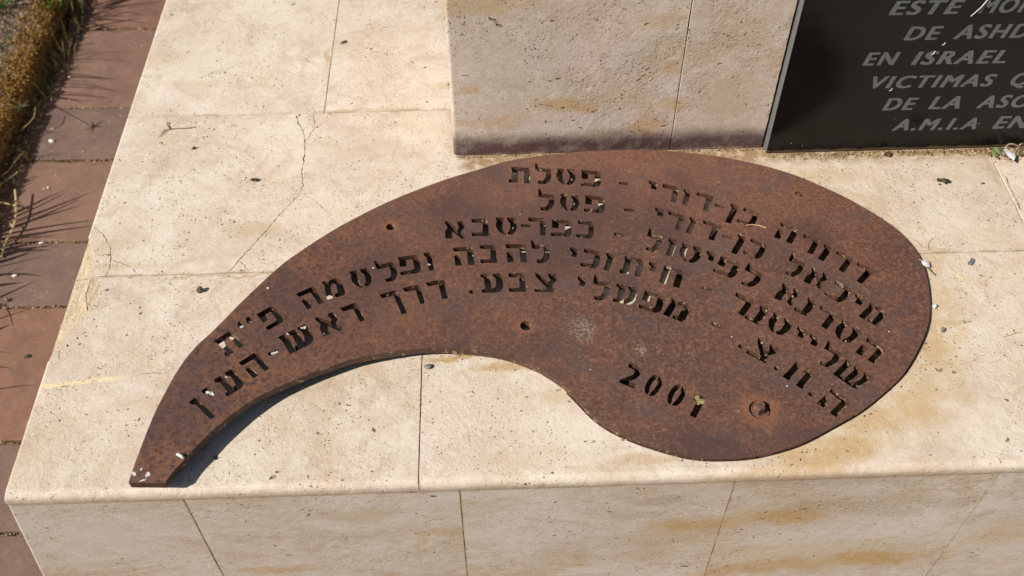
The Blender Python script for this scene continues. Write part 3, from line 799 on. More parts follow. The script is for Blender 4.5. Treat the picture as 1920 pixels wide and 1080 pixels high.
outline = catmull([PP(*p) for p in OUT], 5, False)+[PP(*TIP)]
outline = ccw(outline)
recess_outer = offset_poly(outline, .0016)
rec = [p for p in recess_outer]
# clip by half plane  x > xl + .86 (y-.675)
def clip(poly, fn):
    out = []
    for i in range(len(poly)):
        a = poly[i-1]; b = poly[i]; fa, fb = fn(a), fn(b)
        if (fa > 0) != (fb > 0):
            t = fa/(fa-fb); out.append((a[0]+(b[0]-a[0])*t, a[1]+(b[1]-a[1])*t))
        if fb > 0: out.append(b)
    return out
rec = clip(rec, lambda p: p[0]-(-.005+.86*(p[1]-.675)))
rec = [q for i, q in enumerate(rec) if (Vector(q)-Vector(rec[i-1])).length > 2e-4]
REC_Z = -.0125
def prism(poly, zbot, ztop=.02, step=None, mat=None):
    poly = ccw(poly)
    vs, fs, *_ = sheet_solid([poly], grid_pts(poly, step) if step else [], lambda x, y: ztop, zbot)
    return vs, fs, mat
rec_cut = prism(rec, lambda x, y: REC_Z, mat=mat_bed)

def px_poly(pts, z=0): return [PZ(x, y, z) for x, y in pts]
# chipped edge of the ledge: broken-away faces
def chip(pts, zin, zout, xr_edge, mat=mat_broken):
    poly = ccw(resample(px_poly(pts), .006, .0006))
    def zb(x, y):
        # deeper towards the outer (left) edge
        t = min(1, max(0, (x-XL)/xr_edge))
        return zout*(1-t)+zin*t + .0012*noise.noise(Vector((x*160, y*28, 0))) + .0006*noise.noise(Vector((x*500, y*90, 4)))
    return prism(poly, zb, .02, .005, mat)
CHIP_ALL = [(120, 440), (164, 443), (171, 458), (173, 470), (178, 477), (172, 488), (170, 505), (166, 520), (163, 538), (158, 552), (162, 575), (161, 588), (148, 600), (136, 614), (128, 624), (119, 636), (106, 652), (96, 668), (92, 676), (60, 690)]
chips = [chip(CHIP_ALL, -.0022, -.0085, .035)]
chips_row1 = [
    chip(CHIP_ALL, -.0026, -.0085, .045),
    chip([(170, 521), (187, 521), (187.5, 532), (183, 553), (172, 573), (163.5, 584), (163, 574), (160.5, 553), (166, 538)], -.0004, -.0012, .07),
]
def crack(pts, w, depth=.003):
    c_ = resample_open([PZ(*p) for p in pts], .004)
    L = []; R_ = []
    for i, p in enumerate(c_):
        a = Vector(c_[max(0, i-1)]); b = Vector(c_[min(len(c_)-1, i+1)]); d = (b-a).normalized(); nn = Vector((-d.y, d.x))
        k = w*random.choice((.25, .45, .6, .75, 1.0, 1.3))*.55*(.35 if i in (0, len(c_)-1) else 1)
        j = nn*random.uniform(-.0011, .0011)
        L.append(tuple(Vector(p)+j+nn*k)); R_.append(tuple(Vector(p)+j-nn*k))
    return prism(L+R_[::-1], lambda x, y: -depth, .02, None, mat_joint)
def resample_open(pts, step):
    out = []
    for a, b in zip(pts[:-1], pts[1:]):
        a = Vector(a); b = Vector(b); k = max(1, int((b-a).length/step))
        out += [tuple(a.lerp(b, i/k)) for i in range(k)]
    return out+[tuple(pts[-1])]
cracks_d = [
    crack([(556, 216), (559, 230), (569, 247), (572, 265), (571, 290), (566, 320), (568, 348), (562, 362)], .0017),
    crack([(589, 216), (590, 238), (582, 252), (575, 262)], .0012),
    crack([(560, 366), (545, 380), (527, 400), (512, 416), (500, 432), (476, 458), (455, 480), (440, 497), (427, 511)], .0013),
    crack([(571, 366), (590, 376), (606, 392), (624, 404)], .0008, .002),
    crack([(176, 425), (190, 436), (198, 446), (207, 462), (208.5, 478), (206, 505), (196, 520)], .0011),
    crack([(210, 487), (230, 494), (248, 503), (262, 517)], .0009, .002),
    crack([(176, 478), (208, 477)], .0014),
    crack([(447, 491), (458, 496), (465, 507)], .0009, .002),
]
for (x0, x1, y0, y1, key) in tiles:
    r = [.0008, .0008, .0008, .0008]; segs = 1
    if key in 'acb' and y0 == YF: r[2] = .0115; segs = 7
    if x0 == XL: r[0] = .0055; segs = 5
    v, f = block(x0+(0 if x0 == XL else J), x1-J, y0+(0 if y0 == YF else J), y1-J, LIP-.0004 if True else .03, tuple(r), .012, .00022, segs)
    v = [(a_, b_, c_-{'a': 0, 'b': .0006, 'd': .0002, 'e': .0004, 'g': .0007, 'h': 0}.get(key, .0003)) for a_, b_, c_ in v]
    o = link('slab_tile', mesh(v, f), mat_top, ledge); o.location = OFF
    cuts = []
    if key in 'abde': cuts.append(rec_cut)
    if key == 'd': cuts += chips+cracks_d
    if key == 'a': cuts += chips_row1+[crack([(254, 702.5), (280, 700), (300, 699), (320, 697)], .0007, .0015), crack([(112, 676), (109, 664), (117, 650)], .0009)]
    if key == 'f': cuts.append(crack([(1915, 395), (1905, 372), (1893, 350), (1885, 330)], .0016))
    if cuts:
        o.location = (0, 0, 0); o.parent = None
        boolean_cut(o, cuts)
        o.parent = ledge; o.location = OFF
# mortar bed seen through the cut letters
bed = prism(offset_poly(rec, .0), lambda x, y: REC_Z-.006, REC_Z+.0008, .02)
bv = [(v[0], v[1], v[2]+(.0012*noise.noise(Vector((v[0]*120, v[1]*120, 0))) if v[2] > REC_Z else 0)) for v in bed[0]]
o = link('mortar_bed', mesh(bv, bed[1]), mat_bed, ledge); o.location = OFF

# facing tiles of the front (stand upright, butted under the lip)
zt = -LIP-.0017
def fx(px, py): return PY(px, py, YF)[0]
fxs = [None, (fx(347, 939)+fx(415, 1076))/2, (fx(862, 922)+fx(877, 1080))/2, (fx(1378, 905)+fx(1322, 1080))/2, (fx(1880, 885)+fx(1735, 1080))/2]
x_corner_top = PY(12, 946, YF)[0]; x_corner_low, z_low = PY(79, 1080, YF)
batter = (x_corner_low-x_corner_top)/(z_low-zt)          # end face leans outwards
fxs[0] = x_corner_top-.0005; fxs += [1.02, 1.36, XR]
for k in range(len(fxs)-1):
    x0, x1 = fxs[k], fxs[k+1]
    r = [.0005]*4
    if k == 0: r[0] = .004
    hgt = zt-GZ+.02
    cx = (x0+x1)/2
    sk = None
    if k == 0:
        def sk(v, x0=x0, x1=x1, cx=cx, hgt=hgt):
            t = (x1-cx-v[0])/(x1-x0)           # 1 at the left edge
            return (v[0]+t*batter*(v[1]-hgt), v[1], v[2])
    v, f = block(x0+(0 if k == 0 else J*.5)-cx, x1-J*.5-cx, 0, hgt, .02, tuple(r), .012, .0002, 3 if k == 0 else 1)
    if sk: v = [sk(q) for q in v]
    o = link('facing_tile', mesh(v, f), mat_front, ledge)
    o.rotation_euler = (math.pi/2, 0, 0)
    o.location = OFF+Vector((cx, YF+.0003, zt-hgt))
# left end face, leaning outwards towards the ground
hgt = zt-GZ+.02
for k, (ya, yb) in enumerate(((YF+.004, 1.02), (1.02, 1.4), (1.4, 1.78), (1.78, YB))):
    v = []
    for (yy, ins) in ((ya+J, 0), (yb-J, 0)):
        for z_ in (zt-hgt, zt):
            for dx in (0, .018):
                v.append((XL+.001+batter*(z_-zt)+dx, yy, z_))
    f = [(0, 1, 3, 2), (4, 6, 7, 5), (0, 4, 5, 1), (2, 3, 7, 6), (0, 2, 6, 4), (1, 5, 7, 3)]
    o = link('end_tile', mesh(v, f), mat_front, ledge); o.location = OFF

# ------------------------------------------------------------------ the upright pillar
YW = (PZ(880, 289)[1]+PZ(1400, 281)[1])/2
XWL = PZ(851, 292)[0]
ZT = .64
pillar = tag(empty('stone_pillar', (.7, YW+.15, 0)), 'upright travertine-clad block standing on the back of the ledge', 'pillar')
PO = Vector((-.7, -(YW+.15), 0))
v = [(XWL+.01, YW+.02, -.001), (1.5, YW+.02, -.001), (1.5, YW+.34, -.001), (XWL+.01, YW+.34, -.001)]
v = [(a, b, .0005) for a, b, c_ in v]+[(a, b, ZT) for a, b, c_ in v]
o = link('core', mesh(v, cf), mat_joint, pillar); o.location = PO
jx_top = PY(1303, 0, YW)[0]; jx_bot = PY(1252, 280, YW)[0]; XJ = (jx_top+jx_bot)/2
XPL = (PY(1507, 0, 1.277)[0]+PY(1435, 289, 1.277)[0])/2
print('pillar', XWL, YW, jx_top, jx_bot, XPL, PY(1507, 0, 1.277), PY(1435, 289, 1.277), 'xl', XL, YF, batter)
_keep = 0
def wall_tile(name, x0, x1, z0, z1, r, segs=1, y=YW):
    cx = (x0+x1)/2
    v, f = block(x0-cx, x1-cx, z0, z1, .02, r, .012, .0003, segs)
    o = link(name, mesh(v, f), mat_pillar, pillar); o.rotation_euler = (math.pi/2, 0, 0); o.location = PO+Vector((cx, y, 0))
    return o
zh = .40
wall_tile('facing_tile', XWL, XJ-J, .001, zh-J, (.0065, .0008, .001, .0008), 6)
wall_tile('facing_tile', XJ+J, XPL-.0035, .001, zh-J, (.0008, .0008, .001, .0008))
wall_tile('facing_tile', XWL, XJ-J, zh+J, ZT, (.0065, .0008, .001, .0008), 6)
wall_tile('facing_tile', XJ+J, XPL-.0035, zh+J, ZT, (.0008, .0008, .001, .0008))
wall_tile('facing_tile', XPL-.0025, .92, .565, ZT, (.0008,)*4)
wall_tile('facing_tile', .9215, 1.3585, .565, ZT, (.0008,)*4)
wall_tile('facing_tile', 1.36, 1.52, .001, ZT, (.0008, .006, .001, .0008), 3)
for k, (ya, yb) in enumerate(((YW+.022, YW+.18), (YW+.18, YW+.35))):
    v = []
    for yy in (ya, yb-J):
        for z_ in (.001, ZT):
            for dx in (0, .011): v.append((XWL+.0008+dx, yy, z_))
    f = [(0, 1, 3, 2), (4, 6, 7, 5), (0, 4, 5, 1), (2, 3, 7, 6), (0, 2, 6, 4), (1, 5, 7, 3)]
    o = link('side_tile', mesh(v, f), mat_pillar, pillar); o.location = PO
v, f = block(XWL-.01, 1.53, YW-.008, YW+.36, .03, (.003,)*4, .03, .0003, 2)
o = link('cap_stone', mesh(v, f), mat_top, pillar); o.location = PO+Vector((0, 0, ZT+.032))

# larger natural hollows of the stone, cut as real pits
N = NT('pit_lining'); c = N.coords(False)
mat_pit = N.out(N.mix(N.ramp(N.noise(c, 260, 4, .7), .35, .65), (.16, .11, .06), (.40, .31, .21)), .9, N.bump(N.noise(c, 400, 3), .6, .0008))
def pit_blob(c, r, axes):
    off = random.uniform(0, 50); vs_ = []
    for v in ICO2[0]:
        k = 1+.55*noise.noise(Vector(v)*1.9+Vector((off, 1, 2)))
        p = sum((Vector(a)*(v[i]*r[i]*k) for i, a in enumerate(axes)), Vector())
        vs_.append(tuple(Vector(c)+p))
    return vs_
def dig(objs_pts):
    for o, pts in objs_pts:
        V_ = []; F_ = []
        for c, r, axes in pts:
            n0 = len(V_); V_ += pit_blob(c, r, axes); F_ += [[i+n0 for i in f] for f in ICO2[1]]
        boolean_cut(o, [(V_, F_, mat_pit)], True)
def to_local(o, p):
    Mx = Matrix.Translation(o.parent.location) @ Matrix.Translation(o.location) @ o.rotation_euler.to_matrix().to_4x4()
    return Mx.inverted() @ Vector(p)
def dig_tile(o, items, plane):
    """items: px, py, half-length, half-width, depth (mm), angle"""
    cut = []
    for px, py, L, W, D, ang in items:
        if plane == 'top': w = Vector(PZ(px, py, 0)+(0,)); ax = ((math.cos(ang), math.sin(ang), 0), (-math.sin(ang), math.cos(ang), 0), (0, 0, 1))
        else:
            q = PY(px, py, plane); w = Vector((q[0], plane, q[1])); ax = ((math.cos(ang), 0, math.sin(ang)), (-math.sin(ang), 0, math.cos(ang)), (0, -1, 0))
        Mi = (Matrix.Translation(o.parent.location) @ Matrix.Translation(o.location) @ o.rotation_euler.to_matrix().to_4x4()).inverted()
        cut.append((Mi @ w, (L/1000, W/1000, D/1000), [Mi.to_3x3() @ Vector(a_) for a_ in ax]))
    save = (o.parent, o.location.copy(), o.rotation_euler.copy())
    o.parent = None; o.location = (0, 0, 0); o.rotation_euler = (0, 0, 0)
    dig([(o, cut)])
    o.parent, o.location, o.rotation_euler = save
kids = {k: [c_ for c_ in COL.objects if c_.parent == k] for k in (ledge, pillar)}
def find(par, name, i): return [c_ for c_ in kids[par] if c_.name.split('.')[0] == name][i]
random.seed(41)
dig_tile(find(pillar, 'facing_tile', 0), [(926, 38, 9, 3, 2.6, -.5), (936, 48, 7, 2.6, 2.2, -.45), (1048, 148, 5.5, 2.6, 2, 0), (874, 142, 6, 1.0, 1.5, -.1), (868, 46, 3, 1, 1.5, -.4), (935, 262, 4.5, 1.6, 2, .5),
    (1213, 45, 4, 2, 1.6, .4), (1072, 75, 4, 1.2, 1.2, .6), (1270, 55, 3, 1.8, 1.6, .5), (1214, 130, 6, 1.6, 1.5, .9), (1207, 142, 5, 1.8, 1.5, .8), (1198, 150, 5, 1.6, 1.4, .7), (1222, 150, 4, 1.4, 1.3, .9), (1200, 120, 4, 1.4, 1.2, .8), (1226, 138, 3, 1.3, 1.2, .9),
    (1006, 188, 5, 1.2, 1.2, .6), (1017, 196, 4, 1.2, 1.2, .3), (1030, 198, 5, 1.2, 1.2, .1), (1115, 208, 7, 1.2, 1.4, .4), (1134, 216, 8, 1.1, 1.3, .5), (1076, 226, 4, 2, 1.6, -.3), (1090, 240, 6, 1.2, 1.3, -.5), (1102, 258, 6, 1.4, 1.4, -.1)], YW)
dig_tile(find(pillar, 'facing_tile', 1), [(1340, 62, 3, 1.2, 1.4, .2), (1350, 120, 4, 2, 1.6, .5), (1375, 145, 3, 1.8, 1.4, .5), (1412, 60, 2, 1.2, 1.2, 0), (1365, 88, 3, 1.2, 1.2, .3), (1385, 180, 3, 1.8, 1.2, .7)], YW)
dig_tile(find(ledge, 'facing_tile', 1), [(518, 1024, 4, 2, 3, -.4), (543, 1041, 6.5, 2, 3.2, -.35), (530, 1032, 4, .9, 1.6, -.6), (582, 958, 2.6, 1.6, 2, .4), (579, 966, 5.5, 2.6, 1.2, .9), (472, 1005, 6, 1.6, 1.5, -.2), (488, 1007, 4, 1.6, 1.5, 0), (812, 975, 7, 1.2, 1.6, .3)], YF)
dig_tile(find(ledge, 'facing_tile', 3), [(1787, 975, 11, 1.4, 2.4, .62), (1803, 960, 10, 1.5, 1.6, .68), (1817, 946, 7, 1.6, 1.3, .9), (1751, 996, 7, 1.0, 1.2, .4), (1677, 1008, 3.2, 1.8, 2.4, 0), (1731, 944, 2.2, 1.6, 1.6, 0), (1778, 948, 3, .8, 1.4, 1.2)], YF)
dig_tile(find(ledge, 'facing_tile', 2), [(1087, 1060, 10, 1.6, 1.6, .15), (885, 1059, 3, 1, 1.4, .2), (1048, 913, 9, 1.1, 1.2, .1), (1010, 943, 4, 1.5, 1.3, 0), (1063, 984, 7, 1.4, 1.1, .05)], YF)
TT = [c_ for c_ in kids[ledge] if c_.name.split('.')[0] == 'slab_tile']
dig_tile(TT[3], [(262, 516.5, 4, 1.6, 1.6, .6), (455, 507, 6, 2.0, 1.4, .1), (330, 517, 2, 1.1, 1.2, 0), (400, 515, 1.6, 1, 1, 0), (562, 216, 3, 3.5, 1.8, 0), (620, 215, 3, 1, 1, 0), (1000, 900, .1, .1, .1, 0), (205, 478, 4, 1.4, 1.8, 0)]+[(x_, y_, a_, b_, 1.8, random.uniform(-1, 1)) for x_, y_, a_, b_ in ((225, 300, 3.4, 1.4), (267, 303, 1.8, 1.2), (281, 288, 1.9, 1.3), (307, 302, 1.7, 1.3), (234, 380, 3, 1.8), (211, 342, 1.8, 1.2), (289, 248, 1.6, 1.1), (490, 232, 1.6, 1.3), (442, 236, 2.2, 1.5),
    (365, 318, 1.9, 1.3), (383, 304, 1.4, 1.1), (416, 305, 1.6, 1.2), (461, 333, 2.2, 1.2), (476, 295, 1.8, 1.3), (509, 282, 1.8, 1.1), (523, 311, 2.2, 1.6), (601, 258, 2.4, 1.6), (417, 421, 2.2, 1.7), (495, 486, 1.9, 1.5), (269, 451, 1.9, 1.3), (262, 425, 1.5, 1), (285, 425, 1.6, 1), (336, 461, 1.8, 1.5), (338, 463, 1, 1), (240, 465, 1.6, 1), (225, 419, 2, 1.2), (298, 421, 1.4, 1), (464, 299, 1.2, 1), (700, 262, 1.6, 1.1), (664, 264, 1.8, 1.3), (745, 330, 1.7, 1.2), (772, 351, 1.9, 1.2), (806, 265, 1.6, 1.1), (762, 300, 1.5, 1.1))], 'top')
dig_tile(TT[6], [(x_, y_, a_, b_, 1.8, random.uniform(-1, 1)) for x_, y_, a_, b_ in ((411, 94, 2.4, 1.6), (457, 43, 2.4, 1.2), (449, 53, 2, 1), (550, 8, 6, 3), (470, 116, 2, 1.2), (378, 145, 2.6, 1.8), (295, 129, 2.4, 1.2), (530, 160, 3, 1.8), (273, 180, 1.8, 1.2), (583, 42, 4, 1.6), (527, 150, 2.6, 1.1), (430, 68, 1.4, 1))], 'top')
dig_tile(TT[7], [(x_, y_, a_, b_, 1.8, random.uniform(-1, 1)) for x_, y_, a_, b_ in ((697, 91, 4, 2.6), (773, 117, 4, 1.6), (798, 126, 4, 2), (838, 33, 6, 4.5), (843, 158, 5, 4), (801, 191, 3, 2.2), (796, 13, 2, 2), (725, 100, 1.8, 1), (660, 194, 4, 1.2), (735, 197, 2.2, 1.3), (718, 200, 2, 1.2))], 'top')
dig_tile(TT[0], [(492, 922, 5, 3, 2.2, .3), (511, 935, 3, 1.6, 1.8, .5), (787, 905, 2.2, 4, 1.8, 0), (786, 860, 1.6, 2.2, 1.2, 0), (788, 760, 1.4, 3, 1.2, 0), (330, 520, 3, 1, 1, 0), (245, 521, 5, 1.2, 1.2, 0), (20, 925, 3, 2, 1.6, 0), (345, 934, 4, 1.4, 1.6, .1)]+[(x_, y_, a_, b_, 1.9, random.uniform(-1, 1)) for x_, y_, a_, b_ in ((146, 634, 2.6, 1.3), (150, 645, 2.4, 1.3), (159, 624, 2.8, 1.2), (162, 630, 2.4, 1.1), (127, 648, 2.6, 1.6), (122, 724, 5, 1.0), (486, 826, 2, 1.5), (512, 895, 4.5, 2.8), (521, 885, 4, 2), (618, 826, 1.8, 1), (240, 767, 1.7, 1.1), (163, 777, 1.4, 1.4), (174, 932, 3, 1.4), (222, 770, 1.2, 1), (238, 628, 2.2, 1.2), (370, 928, 2.2, 1.3), (327, 929, 2.6, 1.2), (200, 915, 2.4, 1), (698, 884, 2, 1.4), (660, 913, 2, 1.1), (692, 788, 1.5, 1))], 'top')
dig_tile(TT[1], [(1528, 905, 7, 1.8, 2.2, .1), (1375, 911, 5, 1.4, 1.8, 0), (1180, 916, 4, 1.2, 1.4, 0), (960, 921, 3.5, 1.4, 1.6, 0), (1745, 898, 5, 1.2, 1.6, 0), (800, 922, 4, 2.2, 2, .2), (1860, 470, 6, 1.0, 1, 0), (1780, 473, 5, 1.0, 1, 0), (1050, 731, 2, 1.5, 1.5, 0)]+[(x_, y_, a_, b_, 1.9, random.uniform(-1, 1)) for x_, y_, a_, b_ in ((868, 673, 1.8, 1.4), (826, 734, 1.6, 1.4), (886, 733, 1.8, 1.4), (885, 743, 1.6, 1.3), (966, 693, 2.4, 1.5), (969, 717, 2.2, 1.3), (988, 744, 2.2, 1.4), (978, 770, 2.2, 1.5), (1045, 732, 1.8, 1.5), (1027, 791, 2.2, 1.6), (1067, 752, 3.4, 1.4), (1036, 886, 3, 2), (1098, 827, 2.6, 2), (1115, 827, 3, 1.4), (1181, 837, 1.8, 1.3), (1062, 875, 1.5, 1.1), (960, 808, 1.9, 1.3), (1000, 808, 2.2, 1.2), (1571, 858, 2.4, 1.6), (1664, 810, 2, 1.5), (1747, 852, 1.6, 1.3), (1888, 826, 2.6, 1.9), (1827, 856, 2, 1.3), (1744, 853, 1.4, 1.3), (1905, 792, 2, 1.5), (1530, 842, 2.2, 1.3), (1515, 842, 1.6, 1), (1800, 652, 2.2, 1.6), (1810, 603, 2.6, 1.6), (1866, 572, 2.4, 1.6), (1849, 533, 2.6, 1.4), (1794, 668, 2.2, 1.5))], 'top')
dig_tile(TT[4], [(x_, y_, a_, b_, 1.6, random.uniform(-1, 1)) for x_, y_, a_, b_ in ((1723, 417, 2, 1.7), (1841, 345, 2.6, 1.1), (1692, 378, 1.8, 1.4), (1718, 390, 2, 1.3), (1700, 323, 3.4, 1.6), (1758, 376, 2.4, 1.4), (1888, 380, 2.8, 2), (1730, 373, 2.2, 1.8), (1684, 368, 1.6, 1.3), (1618, 311, 2, 1.2), (1746, 327, 2, 1), (1903, 416, 1.8, 1.4))], 'top')

# ------------------------------------------------------------------ granite plaque with engraved text
YP = 1.277
N = NT('black_granite'); c = N.coords(False)
sp = N.noise(c, 900, 3, .8)
col = N.mix(N.ramp(sp, .60, .72), (.003, .003, .0032), (.016, .016, .016))
dust = N.noise(c, 9, 5, .6)
col = N.mix(N.ramp(dust, .35, .75, .0, .05), col, (.06, .048, .036))
d, cc = N.vor(c, 48)
col = N.mix(N.math('MULTIPLY', N.ramp(d, .06, .02), N.ramp(sep(N, cc)[0], .80, .84)), col, (.5, .47, .42))
x, y, z = sep(N, c)
low = N.ramp(N.math('ADD', y, N.math('MULTIPLY', N.noise(c, 40, 4), -.012)), .004, -.002)
col = N.mix(N.math('MULTIPLY', low, .6), col, (.16, .11, .065))
N.b.inputs['Specular IOR Level'].default_value = .24
mat_granite = N.out(col, N.ramp(N.noise(c, 30, 4), .3, .7, .16, .24), N.bump(sp, .04, .0003))
N = NT('granite_sawn_edge'); c = N.coords(False)
mat_gedge = N.out(N.mix(N.noise(c, 120, 4), (.09, .09, .092), (.19, .19, .185)), .6, N.bump(N.noise(c, 300, 4), .5, .0008))
plaque = tag(empty('granite_plaque', (XPL, YP, 0)), 'polished black granite plaque with grey engraved Spanish text on the pillar', 'plaque')
pv, pf = block(0, 1.355-XPL, .0025, .56, .026, (.0009,)*4, .03, .00008, 1)
me = mesh(pv, pf); o = link('slab', me, [mat_granite, mat_gedge], plaque)
for p in me.polygons:
    p.material_index = 0 if p.normal.z > .9 else 1
o.rotation_euler = (math.pi/2, 0, 0)
N = NT('engraved_letter_grey'); c = N.coords(False)
mat_eng = N.out(N.mix(N.ramp(N.noise(c, 260, 5, .75), .35, .65), (.085, .09, .09), (.135, .14, .138)), .75, N.bump(N.noise(c, 900, 3), .6, .0004))
def word(txt, xl, xr, yb, ytop, slope=-.02):
    cu = bpy.data.curves.new('t', 'FONT'); cu.body = txt; cu.shear = .22; cu.space_character = 1.22
    cu.dimensions = '2D'; cu.fill_mode = 'BOTH'
    to = bpy.data.objects.new('t', cu); COL.objects.link(to)
    bpy.context.view_layer.update()
    dg = bpy.context.evaluated_depsgraph_get()
    me0 = bpy.data.meshes.new_from_object(to.evaluated_get(dg), depsgraph=dg)
    bpy.data.objects.remove(to)
    co = [v.co.copy() for v in me0.vertices]; fc = [list(p.vertices) for p in me0.polygons]
    BX, BY = .040, .016                      # stroke weight added in each direction
    x0 = min(c_.x for c_ in co)-BX; x1 = max(c_.x for c_ in co)+BX; y0 = -BY; y1 = max(c_.y for c_ in co)+BY
    a = PY(xl, yb, YP); b = PY(xr, yb+slope*(xr-xl), YP); t = PY(xl, ytop, YP)
    H = t[1]-a[1]; sc = (b[0]-a[0])/(x1-x0)
    vs_ = []; fs_ = []
    for k, (ox, oy) in enumerate(((-1, -1), (1, 1), (-1, 1), (1, -1), (0, 0), (-.4, 1), (.4, -1), (-1, 0), (1, 0))):
        n0 = len(vs_)
        for c_ in co:
            u = (c_.x+ox*BX-x0)*sc; w_ = (c_.y+oy*BY-y0)/(y1-y0)*H
            vs_.append((a[0]+u-XPL, -.0003-.00003*k, a[1]+w_+(b[1]-a[1])*u/(b[0]-a[0])))
        fs_ += [[i+n0 for i in f] for f in fc]
    me = mesh(vs_, fs_)
    bpy.data.meshes.remove(me0)
    return link('engraved_word', me, mat_eng, plaque)
for t, xl, xr, yb, yt in (('ESTE', 1665, 1801, 28.3, 1.5), ('MON', 1832, 1941, 24.5, -3), ('DE', 1693, 1761, 75.5, 50), ('ASHD', 1786, 1927, 73, 46.5), ('EN', 1616, 1681, 122.8, 98.5),
                          ('ISRAEL', 1707, 1884, 121.5, 96.5), ('VICTIMAS', 1630, 1861, 166, 143), ('Q', 1891, 1927, 161, 136.5), ('DE', 1653, 1715, 207, 184), ('LA', 1739, 1798, 204.5, 181),
                          ('ASO', 1829, 1928, 202.5, 179), ('A.M.I.A', 1671, 1829, 245, 223.5), ('EN', 1859, 1926, 241, 218)):
    word(t, xl, xr, yb, yt)

mat_thread = bpy.data.materials.new('white_thread'); mat_thread.use_nodes = True
mat_thread.node_tree.nodes['Principled BSDF'].inputs['Base Color'].default_value = (.75, .74, .70, 1)
for k, (ax_, ay_, bx_, by_) in enumerate(((1821, 31, 1858, -6), (1767, 85, 1773, 80), (1746, 104, 1754, 96), (1668, 171, 1673, 166))):
    a_ = PY(ax_, ay_, YP-.002); b_ = PY(bx_, by_, YP-.002)
    A = Acc(); A.tube([(a_[0], YP-.0012, a_[1]), ((a_[0]+b_[0])/2, YP-.003, (a_[1]+b_[1])/2), (b_[0], YP-.0012, b_[1])], .0005 if k else .0006, 5)
    tag(A.obj('white_thread', mat_thread), ('long white thread stuck across the top line of plaque text', 'short white thread above the S of the third plaque line', 'short white thread crossing the letters of the third plaque line', 'short white thread at the foot of the fourth plaque line')[k], 'thread')

# ------------------------------------------------------------------ the rusted plate with cut-out letters
LH = .0355
G = {}
G['dalet'] = [[(0, 0), (1, 0), (1, .2), (.92, .22), (.92, 1), (.62, 1), (.62, .22), (.04, .2)]]
G['resh'] = [[(0, 0), (.9, 0), (1, .12), (1, 1), (.7, 1), (.7, .23), (.05, .21)]]
G['vav'] = [[(0, 0), (.8, 0), (1, .14), (1, 1), (.36, 1), (.36, .25), (.08, .16)]]
G['nunf'] = [[(0, 0), (.8, 0), (1, .14), (1, 1.22), (.36, 1.22), (.36, .25), (.08, .16)]]
G['yod'] = [[(0, 0), (.85, 0), (1, .14), (.98, .48), (.42, .48), (.42, .25), (.05, .17)]]
G['he'] = [[(0, 0), (.9, 0), (1, .12), (1, 1), (.7, 1), (.7, .23), (.05, .21)], [(.04, .45), (.2, .45), (.34, .6), (.36, 1), (.05, 1)]]
G['het'] = [[(0, 0), (.9, 0), (1, .12), (1, 1), (.7, 1), (.7, .23), (.33, .23), (.33, 1), (.02, 1), (.04, .2)]]
G['tav'] = [[(0, 0), (.9, 0), (1, .12), (1, 1), (.71, 1), (.71, .23), (.38, .23), (.38, 1), (-.06, 1), (-.06, .80), (.08, .78), (.08, .2)]]
G['lamed'] = [[(0, -.30), (.10, -.28), (.28, 0), (.92, 0), (1, .12), (1, .55), (.92, .78), (.70, 1), (.28, 1), (.24, .83), (.56, .80), (.70, .55), (.70, .22), (.04, .2)]]
G['kaf'] = [[(0, 0), (.84, 0), (1, .15), (1, .82), (.84, 1), (0, 1), (-.02, .82), (.62, .80), (.69, .74), (.69, .22), (.03, .2)]]
G['bet'] = [[(0, 0), (.82, 0), (.96, .14), (.97, .8), (1.07, .82), (1.07, 1), (.02, 1), (0, .82), (.64, .80), (.66, .22), (.03, .2)]]
G['pe'] = [[(0, 0), (.84, 0), (1, .15), (1, .82), (.84, 1), (0, 1), (-.02, .82), (.62, .80), (.70, .74), (.70, .22), (.34, .22), (.34, .54), (.02, .54), (.04, .2)]]
G['samekh'] = [[(0, 0), (.36, .0), (.42, .15), (.32, .24), (.30, .5), (.36, .75), (.50, 1.0), (.36, 1.0), (.12, .8), (.01, .55), (.02, .3), (.08, .22)],
               [(.55, 0), (.92, 0), (1, .2), (1, .6), (.9, .85), (.74, 1), (.58, 1), (.56, .88), (.66, .78), (.71, .55), (.70, .3), (.60, .2)]]
G['mem'] = [[(0, 0), (.20, 0), (.32, .13), (.5, 0), (.8, 0), (1, .18), (1, .85), (.9, 1), (.46, 1), (.44, .82), (.66, .80), (.69, .32), (.60, .22), (.44, .24), (.34, .40), (.31, 1), (0, 1), (.06, .40), (.12, .26)]]
G['nun'] = [[(.12, 0), (.82, 0), (1, .14), (1, 1), (-.35, 1), (-.35, .82), (.36, .80), (.38, .25), (.2, .18)]]
G['shin'] = [[(0, 0), (.24, 0), (.28, .14), (.28, .78), (.40, .78), (.42, .22), (.35, .12), (.35, 0), (.62, 0), (.65, .15), (.65, .5), (.60, .76), (.68, .74), (.75, .5), (.75, .2), (.69, .12), (.69, 0), (.97, 0), (1, .12), (1, .62), (.92, .86), (.78, 1), (.05, 1), (.06, .2)]]
G['ayin'] = [[(0, 0), (.32, 0), (.42, .12), (.46, .80), (.62, .76), (.70, .5), (.70, .24), (.58, .14), (.57, 0), (.92, 0), (1, .12), (1, .7), (.88, .92), (.72, 1), (0, 1), (0, .84), (.16, .81), (.16, .25), (0, .14)]]
G['tsadi'] = [[(0, 0), (.24, 0), (.30, .15), (.62, .48), (.74, .36), (.62, .14), (.62, 0), (.97, 0), (1, .15), (1, .36), (.77, .62), (.96, .84), (.92, 1), (-.03, 1), (-.05, .84), (.58, .82), (.08, .24)]]
